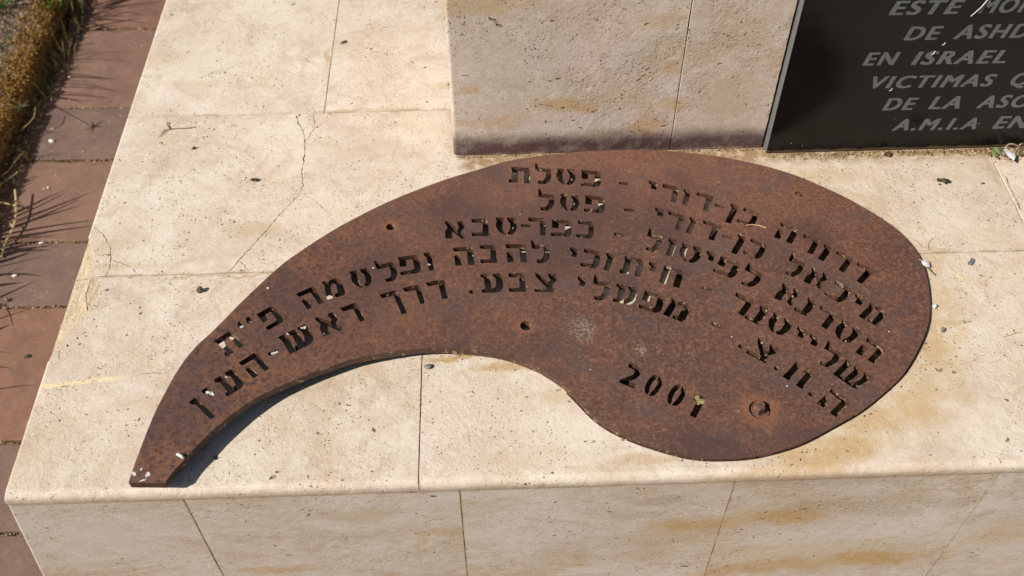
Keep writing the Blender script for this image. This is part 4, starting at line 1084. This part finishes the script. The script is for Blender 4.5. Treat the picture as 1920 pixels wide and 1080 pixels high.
G['alef'] = [[(0, 0), (.14, 0), (.62, .44), (.74, .34), (.64, .15), (.64, 0), (.9, 0), (1, .2), (.98, .4), (.78, .60), (1, .86), (.97, 1), (.82, 1), (.40, .58), (.32, .72), (.40, 1), (.02, 1), (0, .62), (.14, .36), (0, .12)]]
G['khaff'] = [[(0, 0), (.9, 0), (1, .12), (1, 1.28), (.71, 1.28), (.71, .23), (.05, .21)]]
G['two'] = [[(.05, 0), (.62, 0), (.95, .15), (1, .36), (.82, .6), (.5, .80), (1.02, .80), (1.02, 1), (0, 1), (0, .86), (.58, .46), (.64, .3), (.48, .2), (.05, .2)]]
G['zero'] = [[(.40, 0), (.15, .08), (0, .33), (0, .67), (.15, .92), (.40, 1), (.40, .82), (.30, .62), (.30, .38), (.42, .18)], [(.58, .02), (.85, .08), (1, .33), (1, .67), (.85, .92), (.55, 1), (.58, .82), (.69, .62), (.69, .38), (.58, .18)]]
G['one'] = [[(0, .08), (.5, 0), (1, 0), (1, 1), (.42, 1), (.42, .3), (.05, .3)]]
T = [  # letter, top-left px, top-right px
    ('tav', 958, 313, 994, 315), ('lamed', 1003, 314.5, 1034, 317), ('samekh', 1044, 315.5, 1079, 318), ('pe', 1090, 319, 1126, 321.5),
    ('yod', 1217, 338.5, 1233, 342), ('resh', 1242.5, 344.5, 1273, 351), ('vav', 1282.5, 354, 1296, 357.5), ('dalet', 1307, 360, 1339.5, 369),
    ('nunf', 1371, 381, 1386, 386.5), ('kaf', 1395.5, 389, 1425, 400), ('he', 1465, 417, 1499, 430.5), ('resh', 1508, 438, 1538, 450), ('vav', 1546, 456.5, 1562, 464), ('resh', 1570, 469.5, 1601, 485), ('dalet', 1609.5, 491, 1641, 509),
    ('lamed', 1009, 362.5, 1040, 366), ('samekh', 1051, 363, 1086, 366), ('pe', 1097.5, 366, 1134.5, 370),
    ('yod', 1229, 388.5, 1246, 392.5), ('resh', 1254, 395, 1285, 404), ('vav', 1294, 406, 1308, 411), ('dalet', 1319.5, 412.5, 1352.5, 423.5),
    ('nunf', 1385, 437.5, 1400.5, 444), ('kaf', 1409, 447, 1440, 459.5), ('lamed', 1481, 482, 1511, 494.5), ('alef', 1524, 500, 1557, 515), ('kaf', 1568, 526, 1600, 544), ('yod', 1606, 550, 1624, 560), ('mem', 1631, 566, 1666, 584.5),
    ('alef', 835, 415, 871, 415), ('bet', 884, 410.5, 916, 410.5), ('samekh', 929, 408, 967.5, 408), ('resh', 990, 408, 1022.5, 409.5), ('pe', 1034.5, 410, 1071.5, 412.5), ('kaf', 1084, 413, 1114, 416.5),
    ('lamed', 1214.5, 436, 1244, 445), ('vav', 1254, 446, 1270.5, 451), ('samekh', 1279, 454.5, 1318, 465.5), ('yod', 1326, 469.5, 1343.5, 476), ('pe', 1352, 479.5, 1390, 494), ('lamed', 1399, 500, 1432, 515),
    ('alef', 1469, 530, 1502.5, 545), ('nun', 1514, 556, 1532.5, 565), ('dalet', 1539.5, 572.5, 1574, 591), ('samekh', 1580, 599, 1617.5, 620), ('he', 1627.5, 632.5, 1662.5, 654.5),
    ('tav', 401, 640, 431.5, 620), ('pe', 480.5, 589.5, 512.5, 572.5), ('he', 555.5, 551, 587.5, 536.5), ('mem', 602.5, 529, 637.5, 519.5), ('samekh', 654.5, 509.5, 690, 501), ('lamed', 704, 499, 737.5, 490.5), ('pe', 746, 482.5, 784, 477.5),
    ('vav', 794, 474.5, 808, 473), ('he', 849.5, 464.5, 886, 463), ('bet', 900, 459.5, 930, 459.5), ('he', 948, 458, 985, 458), ('lamed', 996, 459.5, 1029, 459.5), ('yod', 1069.5, 463.5, 1084, 466.5), ('kaf', 1095.5, 466, 1127, 472),
    ('vav', 1137.5, 473, 1152, 477), ('tav', 1171, 479.5, 1207.5, 487.5), ('yod', 1218, 490, 1233.5, 495), ('het', 1245.5, 497.5, 1283, 508), ('resh', 1381, 548, 1414, 564), ('nun', 1424, 571, 1443, 581), ('samekh', 1451, 585, 1489, 602),
    ('yod', 1497, 611, 1515, 620.5), ('yod', 1521, 626, 1540, 636), ('lamed', 1548, 647, 1579, 662), ('shin', 1586, 672.5, 1639, 708),
    ('nunf', 354, 754.5, 367.5, 744.5), ('yod', 377, 732.5, 390, 725), ('ayin', 401, 712.5, 436, 691), ('he', 447.5, 680, 479.5, 660), ('shin', 521, 632.5, 573, 607.5), ('alef', 591, 596.5, 627.5, 584), ('resh', 638, 577.5, 667.5, 567),
    ('khaff', 712, 552.5, 744, 543), ('resh', 755.5, 540, 786.5, 533.5), ('dalet', 799, 529.5, 834, 524), ('ayin', 901, 514, 941, 512.5), ('bet', 953, 512, 984, 512), ('tsadi', 1003, 512, 1043, 513), ('yod', 1084, 518, 1099.5, 521.5),
    ('lamed', 1112.5, 525, 1145, 531.5), ('ayin', 1157, 531, 1196, 539.5), ('pe', 1209, 544, 1248, 555.5), ('mem', 1259, 558, 1297.5, 573), ('tsadi', 1422.5, 632.5, 1461, 653), ('het', 1492.5, 677, 1529, 700), ('he', 1559.5, 727.5, 1596, 754),
    ('two', 1180, 680, 1206, 690.5), ('zero', 1223, 699, 1247, 709), ('zero', 1266, 717, 1291, 728), ('one', 1306, 738, 1324, 746),
]
holes_poly = []
def place(g, x0, y0, x1, y1, H=LH, rr=.0012):
    a = Vector(PP(x0, y0)); b = Vector(PP(x1, y1)); u = (b-a); W = u.length; u.normalize(); dn = Vector((u.y, -u.x))
    for part in G[g]:
        poly = [(a+u*(p[0]*W)+dn*(p[1]*H)) for p in part]
        poly = offset_poly(round_poly([tuple(p) for p in poly], rr), .00042)
        poly = resample(poly, .0035, .00016)
        holes_poly.append(ccw(poly))
for g_, a_, b_, c_, d_ in T: place(g_, a_, b_, c_, d_, LH*(1.0 if g_ not in ('two', 'zero', 'one') else 1.06))
def pill(px, py, ang_px, L=.0165, W=.0062):
    c = Vector(PP(px, py)); q = Vector(PP(px+10*math.cos(ang_px), py+10*math.sin(ang_px))); u = (q-c).normalized(); n = Vector((u.y, -u.x))
    poly = [c-u*L/2-n*W/2, c+u*L/2-n*W/2, c+u*L/2+n*W/2, c-u*L/2+n*W/2]
    holes_poly.append(ccw(resample(round_poly([tuple(p) for p in poly], .0028), .003, .0001)))
for px, py, an in ((1169.5, 344, .12), (1349, 386.5, .3), (1179.5, 393.5, .12), (1364, 444, .3), (986, 423, .05), (1160.5, 440, .22), (1326, 541, .33), (513, 660.5, -.42), (1344, 610, .38)): pill(px, py, an)
for px, py in ((450.5, 609), (466.5, 600)): pill(px, py, 1.25, .0125, .0072)
def disc(px, py, r, n=20):
    c = PP(px, py); return [(c[0]+r*math.cos(i/n*2*math.pi)+random.uniform(-.0002, .0002), c[1]+r*math.sin(i/n*2*math.pi)) for i in range(n)]
for px, py in ((884.5, 547), (1389, 649.5), (1456, 690.5), (1521, 739)): holes_poly.append(disc(px, py, .0041, 10))
HC = [(732.5, 425.5, .0072), (985.5, 611, .0082), (1498, 364, .0068)]
for px, py, r in HC: holes_poly.append(disc(px, py, r))
BOLT = PP(1424.5, 768)
bolt_r = .0150
holes_poly.append([(BOLT[0]+bolt_r*math.cos(i/26*2*math.pi), BOLT[1]+bolt_r*math.sin(i/26*2*math.pi)) for i in range(26)])
HOLES = [(PP(a, b)[0], PP(a, b)[1], r) for a, b, r in HC]+[(BOLT[0], BOLT[1], bolt_r)]
SCUFF = [PP(1092, 617)+(.030,), PP(1203, 658)+(.017,)]
mat_rust = rust_material('rust_face'); mat_rust_edge = rust_material('rust_cut_edge', True)
N = NT('rust_underside_shade'); c = N.coords(False)
mat_under = N.out(N.mix(N.ramp(N.noise(c, 40, 5, .7), .35, .65), (.010, .006, .005), (.028, .014, .009)), .95)  # underside painted near black to deepen the shade beneath the plate
outl = ccw(resample(outline, .006, .00018))
inter = [p for p in grid_pts(outl, .022)]
def near_hole(p):
    for h, bb in zip(holes_poly, BB(holes_poly)):
        if bb[0]-.002 < p[0] < bb[2]+.002 and bb[1]-.002 < p[1] < bb[3]+.002 and (pip(p[0], p[1], h)): return True
    return False
inter = [p for p in inter if not near_hole(p)]
TH = .0122
vs, fs, nt, nf = sheet_solid([outl]+holes_poly, inter, lambda x, y: plate_h(x, y), lambda x, y: plate_h(x, y)-TH)
# top gets its own vertices (crisp arrises), then a shallow worn chamfer around every cut
plate = tag(empty('memorial_plate', (0, 0, 0)), 'rusted comma-shaped steel plate with cut-out Hebrew lettering lying on the ledge', 'steel plate')
top_faces = fs[:nf]; side = fs[2*nf:]; bot = fs[nf:2*nf]
V2 = list(vs[:nt]); F2 = [list(f) for f in top_faces]; MI = [0]*len(F2)
base = len(V2); V2 += list(vs)
F2 += [[i+base for i in f] for f in side]; MI += [1]*len(side)
F2 += [[i+base for i in f] for f in bot]; MI += [2]*len(bot)
me = mesh(V2, F2); o = link('letter_sheet', me, [mat_rust, mat_rust_edge, mat_under], plate)
me.polygons.foreach_set('material_index', MI)
me.polygons.foreach_set('use_smooth', [i < nf for i in range(len(F2))])
me.update()

# bolts
mat_bolt = simple('rusted_bolt', (.085, .045, .034), (.19, .090, .058), 160, .7, .7, .0008)
def cyl(A, c, r0, r1, z0, z1, n=24, mi=0, rot=0, cap=True):
    v = [(c[0]+r0*math.cos(i/n*2*math.pi+rot), c[1]+r0*math.sin(i/n*2*math.pi+rot), z0) for i in range(n)] + [(c[0]+r1*math.cos(i/n*2*math.pi+rot), c[1]+r1*math.sin(i/n*2*math.pi+rot), z1) for i in range(n)]
    f = [(i, (i+1) % n, n+(i+1) % n, n+i) for i in range(n)]
    if cap: f.append([n+i for i in range(n)])
    A.add(v, f, mi)
def bolt(c, zb, R_, hh, washer_r, label, tiltx=0):
    b = Acc()
    cyl(b, (0, 0), R_, R_, 0, hh*.86, 6, 0, .3, False); cyl(b, (0, 0), R_, R_*.86, hh*.86, hh, 6, 0, .3, True)
    cyl(b, (0, 0), R_*.34, R_*.30, hh, hh+.0012, 14)
    bo = b.obj('bolt', mat_bolt, plate); bo.location = (c[0]-.0015, c[1]+.001, zb+.002)
    w_ = Acc(); cyl(w_, (0, 0), washer_r, washer_r*.96, -.0035, .0, 26, 0); cyl(w_, (0, 0), washer_r*.7, washer_r*.66, 0, .0006, 26, 0)
    wo_ = w_.obj('washer', mat_bolt, bo); wo_.location = (.001, -.001, -.0022)
    return bo
zb = plate_h(*BOLT)
bolt(BOLT, zb-.0042, .0086, .0125, .0146, '')
c_ = PP(1498, 364); zz = plate_h(*c_)
A = Acc(); cyl(A, (0, 0), .0052, .0048, -.012, -.0022, 16); cyl(A, (0, 0), .0048, .003, -.0022, -.0015, 16)
bo = A.obj('stud', mat_bolt, plate); bo.location = (c_[0]-.0007, c_[1]+.0005, zz)

# ------------------------------------------------------------------ small things lying about
random.seed(99)
def slab_pt(px, py): return PZ(px, py, 0)
mat_shell = []
for nm, a, b, s_ in (('shell_dark', (.020, .022, .010), (.16, .15, .075), 140), ('shell_grey', (.10, .085, .055), (.34, .30, .23), 120)):
    N = NT(nm); c = N.coords(False)
    wv_ = N.n('ShaderNodeTexWave', wave_type='RINGS', rings_direction='Z'); N.set(wv_.inputs['Vector'], c); wv_.inputs['Scale'].default_value = 160; wv_.inputs['Distortion'].default_value = 3
    N.b.inputs['Specular IOR Level'].default_value = .7
    mat_shell.append(N.out(N.mix(N.ramp(wv_.outputs[1], .3, .7), a, b), .22, N.bump(wv_.outputs[1], .3, .0004)))
def snail(px, py, z0, r, mat, label, rot, name='snail_shell', axis_tilt=.9):
    x, y = PZ(px, py, z0)
    A = Acc(); pts = []; rad = []
    turns = 2.6; n = 64
    for k in range(n+1):
        t = k/n; th = t*turns*2*math.pi; g = math.exp(1.35*(t-1)*turns*.62)
        R0 = r*.52*g
        pts.append((R0*math.cos(th), R0*math.sin(th), r*.95*(1-g))); rad.append(r*.54*g)
    A.tube(pts, rad, 12)
    # lip
    p = Vector(pts[-1]); 
    A.tube([p+Vector((0, 0, 0)), p+Vector((-.12*r*math.sin(turns*6.283), .12*r*math.cos(turns*6.283), 0))], [r*.57, r*.60], 12)
    me = mesh(A.v, A.f, True)
    me.transform(Matrix.Rotation(rot, 4, 'Z') @ Matrix.Rotation(axis_tilt, 4, 'X'))
    zmin = min(v.co.z for v in me.vertices)
    o = link(name, me, mat); o.location = (x, y, z0-zmin)
    return tag(o, label, 'snail shell')
snail(377, 546, 0, .0064, mat_shell[0], 'glossy dark green snail shell on the cream tile left of the plate', .3)
snail(1765, 620, 0, .0046, mat_shell[1], 'small grey-brown snail shell beside the right end of the plate', 1.2)
snail(13, 564, GZ, .006, mat_shell[1], 'snail shell lying on a paver joint at the left edge', 2.2)

mats_misc = dict(dark=simple('dark_dropping', (.018, .013, .008), (.075, .055, .028), 300, .6), grey=simple('grey_bug', (.14, .13, .125), (.27, .25, .235), 400, .5), white=simple('white_stone', (.62, .58, .52), (.80, .77, .72), 150, .6),
                 seed=simple('brown_seed', (.06, .035, .018), (.15, .09, .04), 200, .6), tan=simple('tan_pebble', (.25, .18, .11), (.45, .35, .24), 200, .8), paper=simple('white_flake', (.50, .49, .47), (.72, .71, .69), 300, .7))
def lump(name, px, py, z0, parts, mat, label, cat, group=None, base=ICO2, jit=.35):
    """parts: (dx_mm, dy_mm, r_mm, sx, sy, sz)"""
    x, y = PZ(px, py, z0)
    A = Acc()
    for dx, dy, r, sx_, sy_, sz_ in parts:
        A.blob((dx/1000, dy/1000, r/1000*sz_*.75), r/1000, (sx_, sy_, sz_), base, jit, 0, random.uniform(-.5, .5))
    o = A.obj(name, mat, None, True); o.location = (x, y, z0)
    return tag(o, label, cat, group)
lump('droppings', 1768, 341, 0, [(-6, 2.5, 4.2, 1, .8, .7), (3, -1, 5.4, 1.1, .9, .7), (8.5, -1.5, 3, 1.2, .8, .7), (-7.5, -6, 1.8, 1.3, .8, .6), (-1, 1, 2.6, 1, 1, .8)], mats_misc['dark'], 'cluster of black droppings on the tile below the granite plaque', 'droppings')
lump('dirt_clump', 478, 339, 0, [(-3.5, 1, 3.2, 1.2, .9, .8), (2.5, 0, 3.6, 1, 1, .85), (-7, 2.5, 1.6, 1, 1, .6)], mats_misc['dark'], 'dark knobbly dirt clump on the tile between crack and plate', 'dirt clump')
lump('woodlouse', 803, 688, 0, [(0, 0, 5.2, 1.15, .8, .5), (-4, 2.2, 1.3, 1.6, .5, .4)], mats_misc['grey'], 'small grey woodlouse on the tile just right of the straight joint', 'woodlouse')
lump('seed', 364, 279, 0, [(0, 0, 3.0, 1.5, .8, .7)], mats_misc['seed'], 'brown seed on the tile below the thin twig', 'seed')
lump('seed', 645, 80, 0, [(0, 0, 4.4, 1.6, .7, .45)], mats_misc['seed'], 'flat brown seed right of the upper tile joint', 'seed')
lump('seed', 53, 669, GZ, [(0, 0, 4.5, 1.5, .9, .6)], mats_misc['dark'], 'dark seed on the red paver at the left', 'seed')
lump('seed', 1843, 344, 0, [(0, 0, 2.0, 1.8, .7, .5)], mats_misc['seed'], 'tiny brown seed on the tile right of the black droppings', 'seed')
lump('pebble', 1655, 291, 0, [(0, 0, 4.4, 1, .9, .8)], mats_misc['tan'], 'left one of two pebbles at the foot of the plaque', 'pebble')
lump('pebble', 1666, 292, 0, [(0, 0, 4.6, 1, .9, .75)], mats_misc['seed'], 'right, darker one of two pebbles at the foot of the plaque', 'pebble')
lump('pebble', 1751, 576, 0, [(0, 0, 3.4, 1, 1, .9)], mats_misc['white'], 'shiny white pebble touching the right end of the plate', 'pebble')
lump('pebble', 98, 267, GZ, [(0, 0, 6.0, 1.05, .85, .8)], mats_misc['white'], 'white pebble on the grey paver beside the kerb shadow', 'pebble')
lump('pebble', 99, 243, GZ, [(0, 0, 3.6, 1, .9, .8)], mats_misc['white'], 'small white pebble just above the larger one on the paver', 'pebble')
lump('pebble', 91, 353, GZ, [(0, 0, 2.8, 1, .9, .8), (-9, -3, 1.8, 1, 1, .8)], mats_misc['white'], 'tiny white pebble pair on the rosy paver under the second joint', 'pebbles')
lump('pebble', 78, 456, GZ, [(0, 0, 3.4, 1.5, .9, .6)], mats_misc['white'], 'flat white pebble in the paver joint under the fan of shadows', 'pebble')
lump('pebble', 28, 518, GZ, [(0, 0, 3.8, 1.4, .9, .7)], mats_misc['white'], 'white pebble on the paver left of the slanting blade shadow', 'pebble')
lump('pebble', 131, 145, GZ, [(0, 0, 3.4, 1, .9, .8)], mats_misc['white'], 'small white pebble at the kerb shadow edge between blade shadows', 'pebble')
lump('pebble', 238, 1022, -.1, [], mats_misc['white'], 'x', 'pebble') if False else None
for px, py, r in ((503, 541, 2.4), (733, 402, 0.0), (975, 402, 1.0), (1372, 632, 1.2), (1667, 622, 1.4), (1476, 724, 1.6), (1384, 771, 1.2), (1107, 693, 1.1), (700, 503, 1.7)):
    if r == 0: continue
    x, y = PP(px, py); z = plate_h(x, y)
    A = Acc(); A.blob((0, 0, r*.0004), r*.0008, (1, 1, .6), ICO1, .3)
    o = A.obj('white_speck', mats_misc['white']); o.location = (x, y, z)
    near = {503: 'left outer rim of the plate', 975: 'dash of the third line', 1372: 'lone tsadi letter', 1667: 'end of the third line', 1476: 'bolt head, above it', 1384: 'bolt head, left of it', 1107: 'inner bend of the plate', 700: 'lamed of the fourth line'}[px]
    tag(o, 'tiny white speck on the rusted plate near the '+near, 'speck', 'white specks on the plate')
# bird droppings / flakes at the tip
def flake(px, py, pts, h, label, cat, name, mat='paper', top=True):
    poly = ccw(resample(round_poly([PP(px+a, py+b) for a, b in pts], .0008), .0012, .0002))
    z = [plate_h(*poly[0])]
    vs_, fs_, *_ = sheet_solid([poly], grid_pts(poly, .0012), lambda x, y: plate_h(x, y)+h*(.7+.5*noise.noise(Vector((x*900, y*900, 0)))), lambda x, y: plate_h(x, y)-.0002)
    o = link(name, mesh(vs_, fs_), mats_misc[mat]); tag(o, label, cat); return o
flake(251, 888, [(-4, -3), (-1, -4), (3, -2), (5, 3), (2, 5), (-2, 3), (-4, 0)], .0008, 'left white bird dropping on the tip of the plate', 'bird dropping', 'bird_dropping')
flake(278, 890, [(-5, 1), (-3, -3), (1, -6), (2, -3), (5, -1), (3, 3), (-1, 3), (-4, 6), (-5, 4)], .0008, 'right white bird dropping on the tip of the plate', 'bird dropping', 'bird_dropping')
flake(265, 880, [(-2, 0), (0, -2), (2, -3), (2, 0), (1, 3), (-1, 3), (-2, 1)], .0006, 'smallest, uppermost white bird dropping on the plate tip', 'bird dropping', 'bird_dropping')
flake(268, 900, [(-8, 4), (-4, 0), (2, -1), (7, -3), (4, 1), (-2, 2)], .0004, 'thin white smear nearest the cut end of the plate', 'bird dropping', 'bird_dropping')
A = Acc()
p0 = PP(333, 853); p1 = PP(340, 857); p2 = PP(346, 862); z = plate_h(*p1)
A.tube([p0+(z+.002,), p1+(z+.004,), p2+(z+.003,)], [.0022, .0024, .0018], 7)
tag(A.obj('white_twist', mats_misc['paper'], None, True), 'white rolled scrap on the inner rim near the plate tip', 'scrap')
def scrap(px, py, w, label, dz=-.006):
    x, y = PP(px, py); z = plate_h(x, y)+dz
    A = Acc()
    for _ in range(5): A.blob((random.uniform(-w, w)*.6, random.uniform(-w, w)*.35, random.uniform(-.001, .001)), w*random.uniform(.35, .6), (1.3, .8, .4), ICO1, .5)
    o = A.obj('white_scrap', mats_misc['paper']); o.location = (x, y, z); tag(o, label, 'scrap')
scrap(393, 736, .0055, 'crumpled white scrap stuck in the small yod of the last line', -.002)
scrap(452, 611, .0042, 'white scrap in the left mark of the double quote', -.003)
scrap(467, 601, .0036, 'white scrap in the right mark of the double quote', -.005)
scrap(515, 661, .0050, 'white scrap wedged in the dash of the last line', -.003)
scrap(425, 708, .0022, 'tiny white scrap in the ayin of the last line', .0004)
scrap(567, 612, .0038, 'pale grey scrap on the shin of the last line', -.003)
scrap(539, 627, .0022, 'tiny white scrap at the left prong of the last shin', .0)
# yellow lichen blob on the digit one
x, y = PP(1312, 749); z = plate_h(x, y)
A = Acc()
for _ in range(8): A.blob((random.uniform(-.004, .005), random.uniform(-.005, .004), random.uniform(-.003, -.0005)), random.uniform(.002, .0042), (1.2, 1, .5), ICO1, .5)
o = A.obj('lichen_patch', simple('lichen', (.22, .18, .07), (.38, .32, .16), 200)); o.location = (x, y, z); tag(o, 'yellowish lichen filling the top of the digit one', 'lichen')
# dirt crumbs inside the cut letters on the right
A = Acc(); rnd = random.Random(4)
right = [h for h in holes_poly if sum(p[0] for p in h)/len(h) > .30]
for h in right:
    bb = (min(p[0] for p in h), min(p[1] for p in h), max(p[0] for p in h), max(p[1] for p in h))
    for _ in range(rnd.randint(4, 16)):
        # crumbs lodge against the walls
        i = rnd.randrange(len(h)); q = h[i]
        x, y = q[0]+rnd.uniform(-.0018, .0018), q[1]+rnd.uniform(-.0018, .0018)
        A.blob((x, y, plate_h(x, y)-rnd.uniform(.005, .0155)), rnd.uniform(.0006, .0019), (1, 1, .8), ICO1, .4, rnd.choices((0, 1, 2), (5, 3, 1))[0])
A_o = A.obj('letter_crumbs', [mats_misc['tan'], mat_straw[1], mat_straw[0]]); tag(A_o, 'dirt crumbs lodged in the cut letters at the right', 'crumbs', kind='stuff')

# twig, needles, feathers, weeds on the ledge
mat_twig = simple('twig_bark', (.16, .11, .045), (.30, .22, .10), 200, .7)
A = Acc()
def sp(pts, z): return [PZ(a, b, z)+(z,) for a, b in pts]
A.tube(catmull(sp([(366, 237), (352, 240), (335, 240.5), (318, 242), (308, 247), (299, 256)], .0018), 4, False), [.0006]*21, 5)
A.tube(sp([(318, 242), (313, 234), (315, 229)], .0025), [.0010, .0008, .0013], 5)
A.tube(sp([(313, 244), (307, 243), (303, 250)], .0015), [.0007, .0006, .0004], 5)
tag(A.obj('twig', mat_twig), 'thin forked twig lying on the tile near the top left', 'twig')
A = Acc(); pts = [PP(1399, 423.5), PP(1412, 422.5), PP(1425, 424.5), PP(1436, 428.5)]
A.tube(catmull([p+(plate_h(*p)+.0014,) for p in pts], 5, False), .0009, 5)
tag(A.obj('pine_needle', simple('needle_tan', (.42, .22, .10), (.56, .34, .18), 90, .6)), 'tan pine needle lying on the plate across the first line of letters', 'pine needle')
for lab, pts, r, m in (('straight straw-coloured stalk on the tile right of the plate', [(1779, 503), (1792, 512), (1808, 524)], .0008, mat_straw[0]),
                       ('curled hair-like fibre on the tile joint above the small feather', [(1742, 469), (1741, 458), (1745, 450), (1750, 447)], .00035, mat_twig),
                       ('bent yellowish fibre near the right edge of the ledge', [(1880, 632), (1895, 628), (1906, 624), (1916, 622)], .0006, mat_straw[0]),
                       ('short brown fibre above the right rim of the plate', [(1712, 449), (1722, 455), (1728, 463)], .0004, mat_twig),
                       ('thin fibre curled below the small feather', [(1794, 545), (1805, 546), (1813, 553)], .0004, mat_twig)):
    A = Acc(); A.tube(catmull(sp(pts, r), 4, False), r, 5); tag(A.obj('plant_fibre', m), lab, 'plant fibre')
mat_feather = simple('feather_white', (.55, .54, .57), (.74, .73, .76), 160, .6)
def feather(name, base_px, tip_px, w, z0, z1, label):
    a = Vector(PZ(*base_px, z0)+(z0,)); b = Vector(PZ(*tip_px, z1)+(z1,)); d = b-a; s_ = d.cross(Vector((0, 0, 1))).normalized()
    A = Acc(); vs_ = []; n = 12
    for k in range(n+1):
        t = k/n; ww = w*math.sin(math.pi*min(1, (t*.92+.08)))**.6*(1 if t < .9 else .8)
        p = a.lerp(b, t)+Vector((0, 0, .003*math.sin(t*3.1)))
        vs_ += [p-s_*ww+Vector((0, 0, -.0012)), p+Vector((0, 0, .0008)), p+s_*ww+Vector((0, 0, -.0014))]
    fs_ = []
    for k in range(n):
        q = k*3; fs_ += [(q, q+1, q+4, q+3), (q+1, q+2, q+5, q+4)]
    n0 = len(vs_); vs_ += [v-Vector((0, 0, .0005)) for v in vs_]; fs_ += [tuple(n0+i for i in reversed(f)) for f in fs_]
    root = empty(name, a); tag(root, label, 'feather')
    v = link('vane', mesh([v-a for v in vs_], fs_, True), mat_feather, root)
    A = Acc(); A.tube([a-a-d*.25, a-a+d*.5+Vector((0, 0, .0046)), d*.95], [.0006, .0005, .0003], 5)
    A.obj('shaft', mats_misc['tan'], root)
    return root
feather('feather', (1886, 279), (1902, 299), .0070, .004, .016, 'white feather standing in the litter at the foot of the plaque')
feather('feather', (1727, 489), (1744, 500), .0062, .006, .004, 'small white feather touching the upper right rim of the plate')
A = Acc(); A.tube([PZ(1738, 500, .004)+(.004,), PZ(1754, 516.5, .0012)+(.0012,)], [.0011, .0008], 5)
tag(A.obj('stick', mats_misc['seed']), 'short dark stick pointing away from the small feather', 'stick')
A = Acc()
for pts in ([(1884, 279), (1890, 271), (1899, 270), (1907, 273), (1912, 281)], [(1908, 277), (1914, 270), (1924, 268)]):
    base = [PZ(a, b, .004+.012*math.sin(i/(len(pts)-1)*math.pi))+(.004+.012*math.sin(i/(len(pts)-1)*math.pi),) for i, (a, b) in enumerate(pts)]
    A.tube(catmull(base, 4, False), .0010, 5)
tag(A.obj('looped_straw', mats_misc['tan']), 'looped dry straw arching at the foot of the plaque beside the feather', 'straw')
A = Acc(); random.seed(5)
x, y = PZ(1867, 288, 0)
for _ in range(26):
    a = random.uniform(0, 6.28); L = random.uniform(.004, .010)
    A.blade((x+random.uniform(-.006, .006), y+random.uniform(-.004, .004), 0), (x+math.cos(a)*L, y+math.sin(a)*L, random.uniform(.003, .009)), (0, 0, .002), .0035, 3, random.choice((0, 0, 1)))
tag(A.obj('green_sprig', [simple('sprig_green', (.07, .16, .05), (.16, .26, .10), 90, .6), mat_green[1]]), 'tiny green sprig growing from the joint left of the feather', 'plant')
A = Acc(); A.blob((0, 0, .0006), .0055, (1.5, .8, .18), ICO2, .4)
o = A.obj('paint_fleck', simple('slate_fleck', (.10, .11, .12), (.17, .18, .19), 200)); o.location = PZ(1821, 492, 0)+(0,); tag(o, 'flat slate-grey fleck on the tile right of the plate', 'fleck')

# litter at the foot of the pillar and grit over the ledge: nobody could count it
A = Acc(); random.seed(77)
def crumb(x, y, z, r):
    t = random.random()
    if t < .6: A.blob((x, y, z+r*.3), r, (random.uniform(.8, 1.5), random.uniform(.6, 1), .6), ICO1, .4, random.choices((0, 1, 2, 3), (5, 4, 2, 2))[0])
    else:
        a = random.uniform(0, 6.28); L = r*random.uniform(2, 5)
        A.blade((x, y, z+.0003), (x+math.cos(a)*L, y+math.sin(a)*L, z+.0006), (random.uniform(-1, 1)*L*.2, 0, .0003), r*.5, 3, random.choice((0, 2, 3)))
for _ in range(520):
    x = random.uniform(XWL, XPL); crumb(x, YW-.0012-abs(random.gauss(0, .0035)), 0, random.uniform(.0004, .0015))
for _ in range(900):
    x = XPL+random.random()**.7*.5; crumb(x, YP-.001-abs(random.gauss(0, .0065)), 0, random.uniform(.0005, .0019))
for _ in range(420):
    x, y = PZ(random.gauss(1893, 18), random.gauss(287, 6), 0)
    if y < YP-.001: crumb(x, y, 0, random.uniform(.0008, .003))
for _ in range(420):        # along the right rim of the plate
    i = random.randrange(len(recess_outer)); q = recess_outer[i]
    if q[0] < .22: continue
    c0 = (.36, .95); d = Vector((q[0]-c0[0], q[1]-c0[1])).normalized(); k = abs(random.gauss(0, .011))+.0015
    x, y = q[0]+d.x*k, q[1]+d.y*k
    if y < YP-.003 and y > YF+.01: crumb(x, y, 0, random.uniform(.0003, .0013))
for _ in range(420):
    x, y = random.uniform(XL+.01, 1.0), random.uniform(YF+.01, 1.9)
    if pip(x, y, outline) or (x > XWL-.003 and y > YP-.003): continue
    crumb(x, y, 0, random.uniform(.0003, .0009) if random.random() < .93 else random.uniform(.0010, .0018))
tag(A.obj('grit', [mats_misc['seed'], mats_misc['tan'], mat_straw[0], mats_misc['dark']]), 'scattered grit and plant crumbs on the ledge and at the foot of the pillar', 'grit', kind='stuff')
A = Acc()
for _ in range(260):
    x, y = random.uniform(KX+.02, -.7), random.uniform(.8, 2.6)
    A.blob((x, y, GZ+.0006), random.uniform(.0006, .0018), (1, 1, .7), ICO1, .3, random.choices((0, 1, 2), (5, 2, 3))[0])
tag(A.obj('paving_grit', [mats_misc['tan'], mats_misc['dark'], mats_misc['white']]), 'fine grit scattered over the clay pavers', 'grit', kind='stuff')
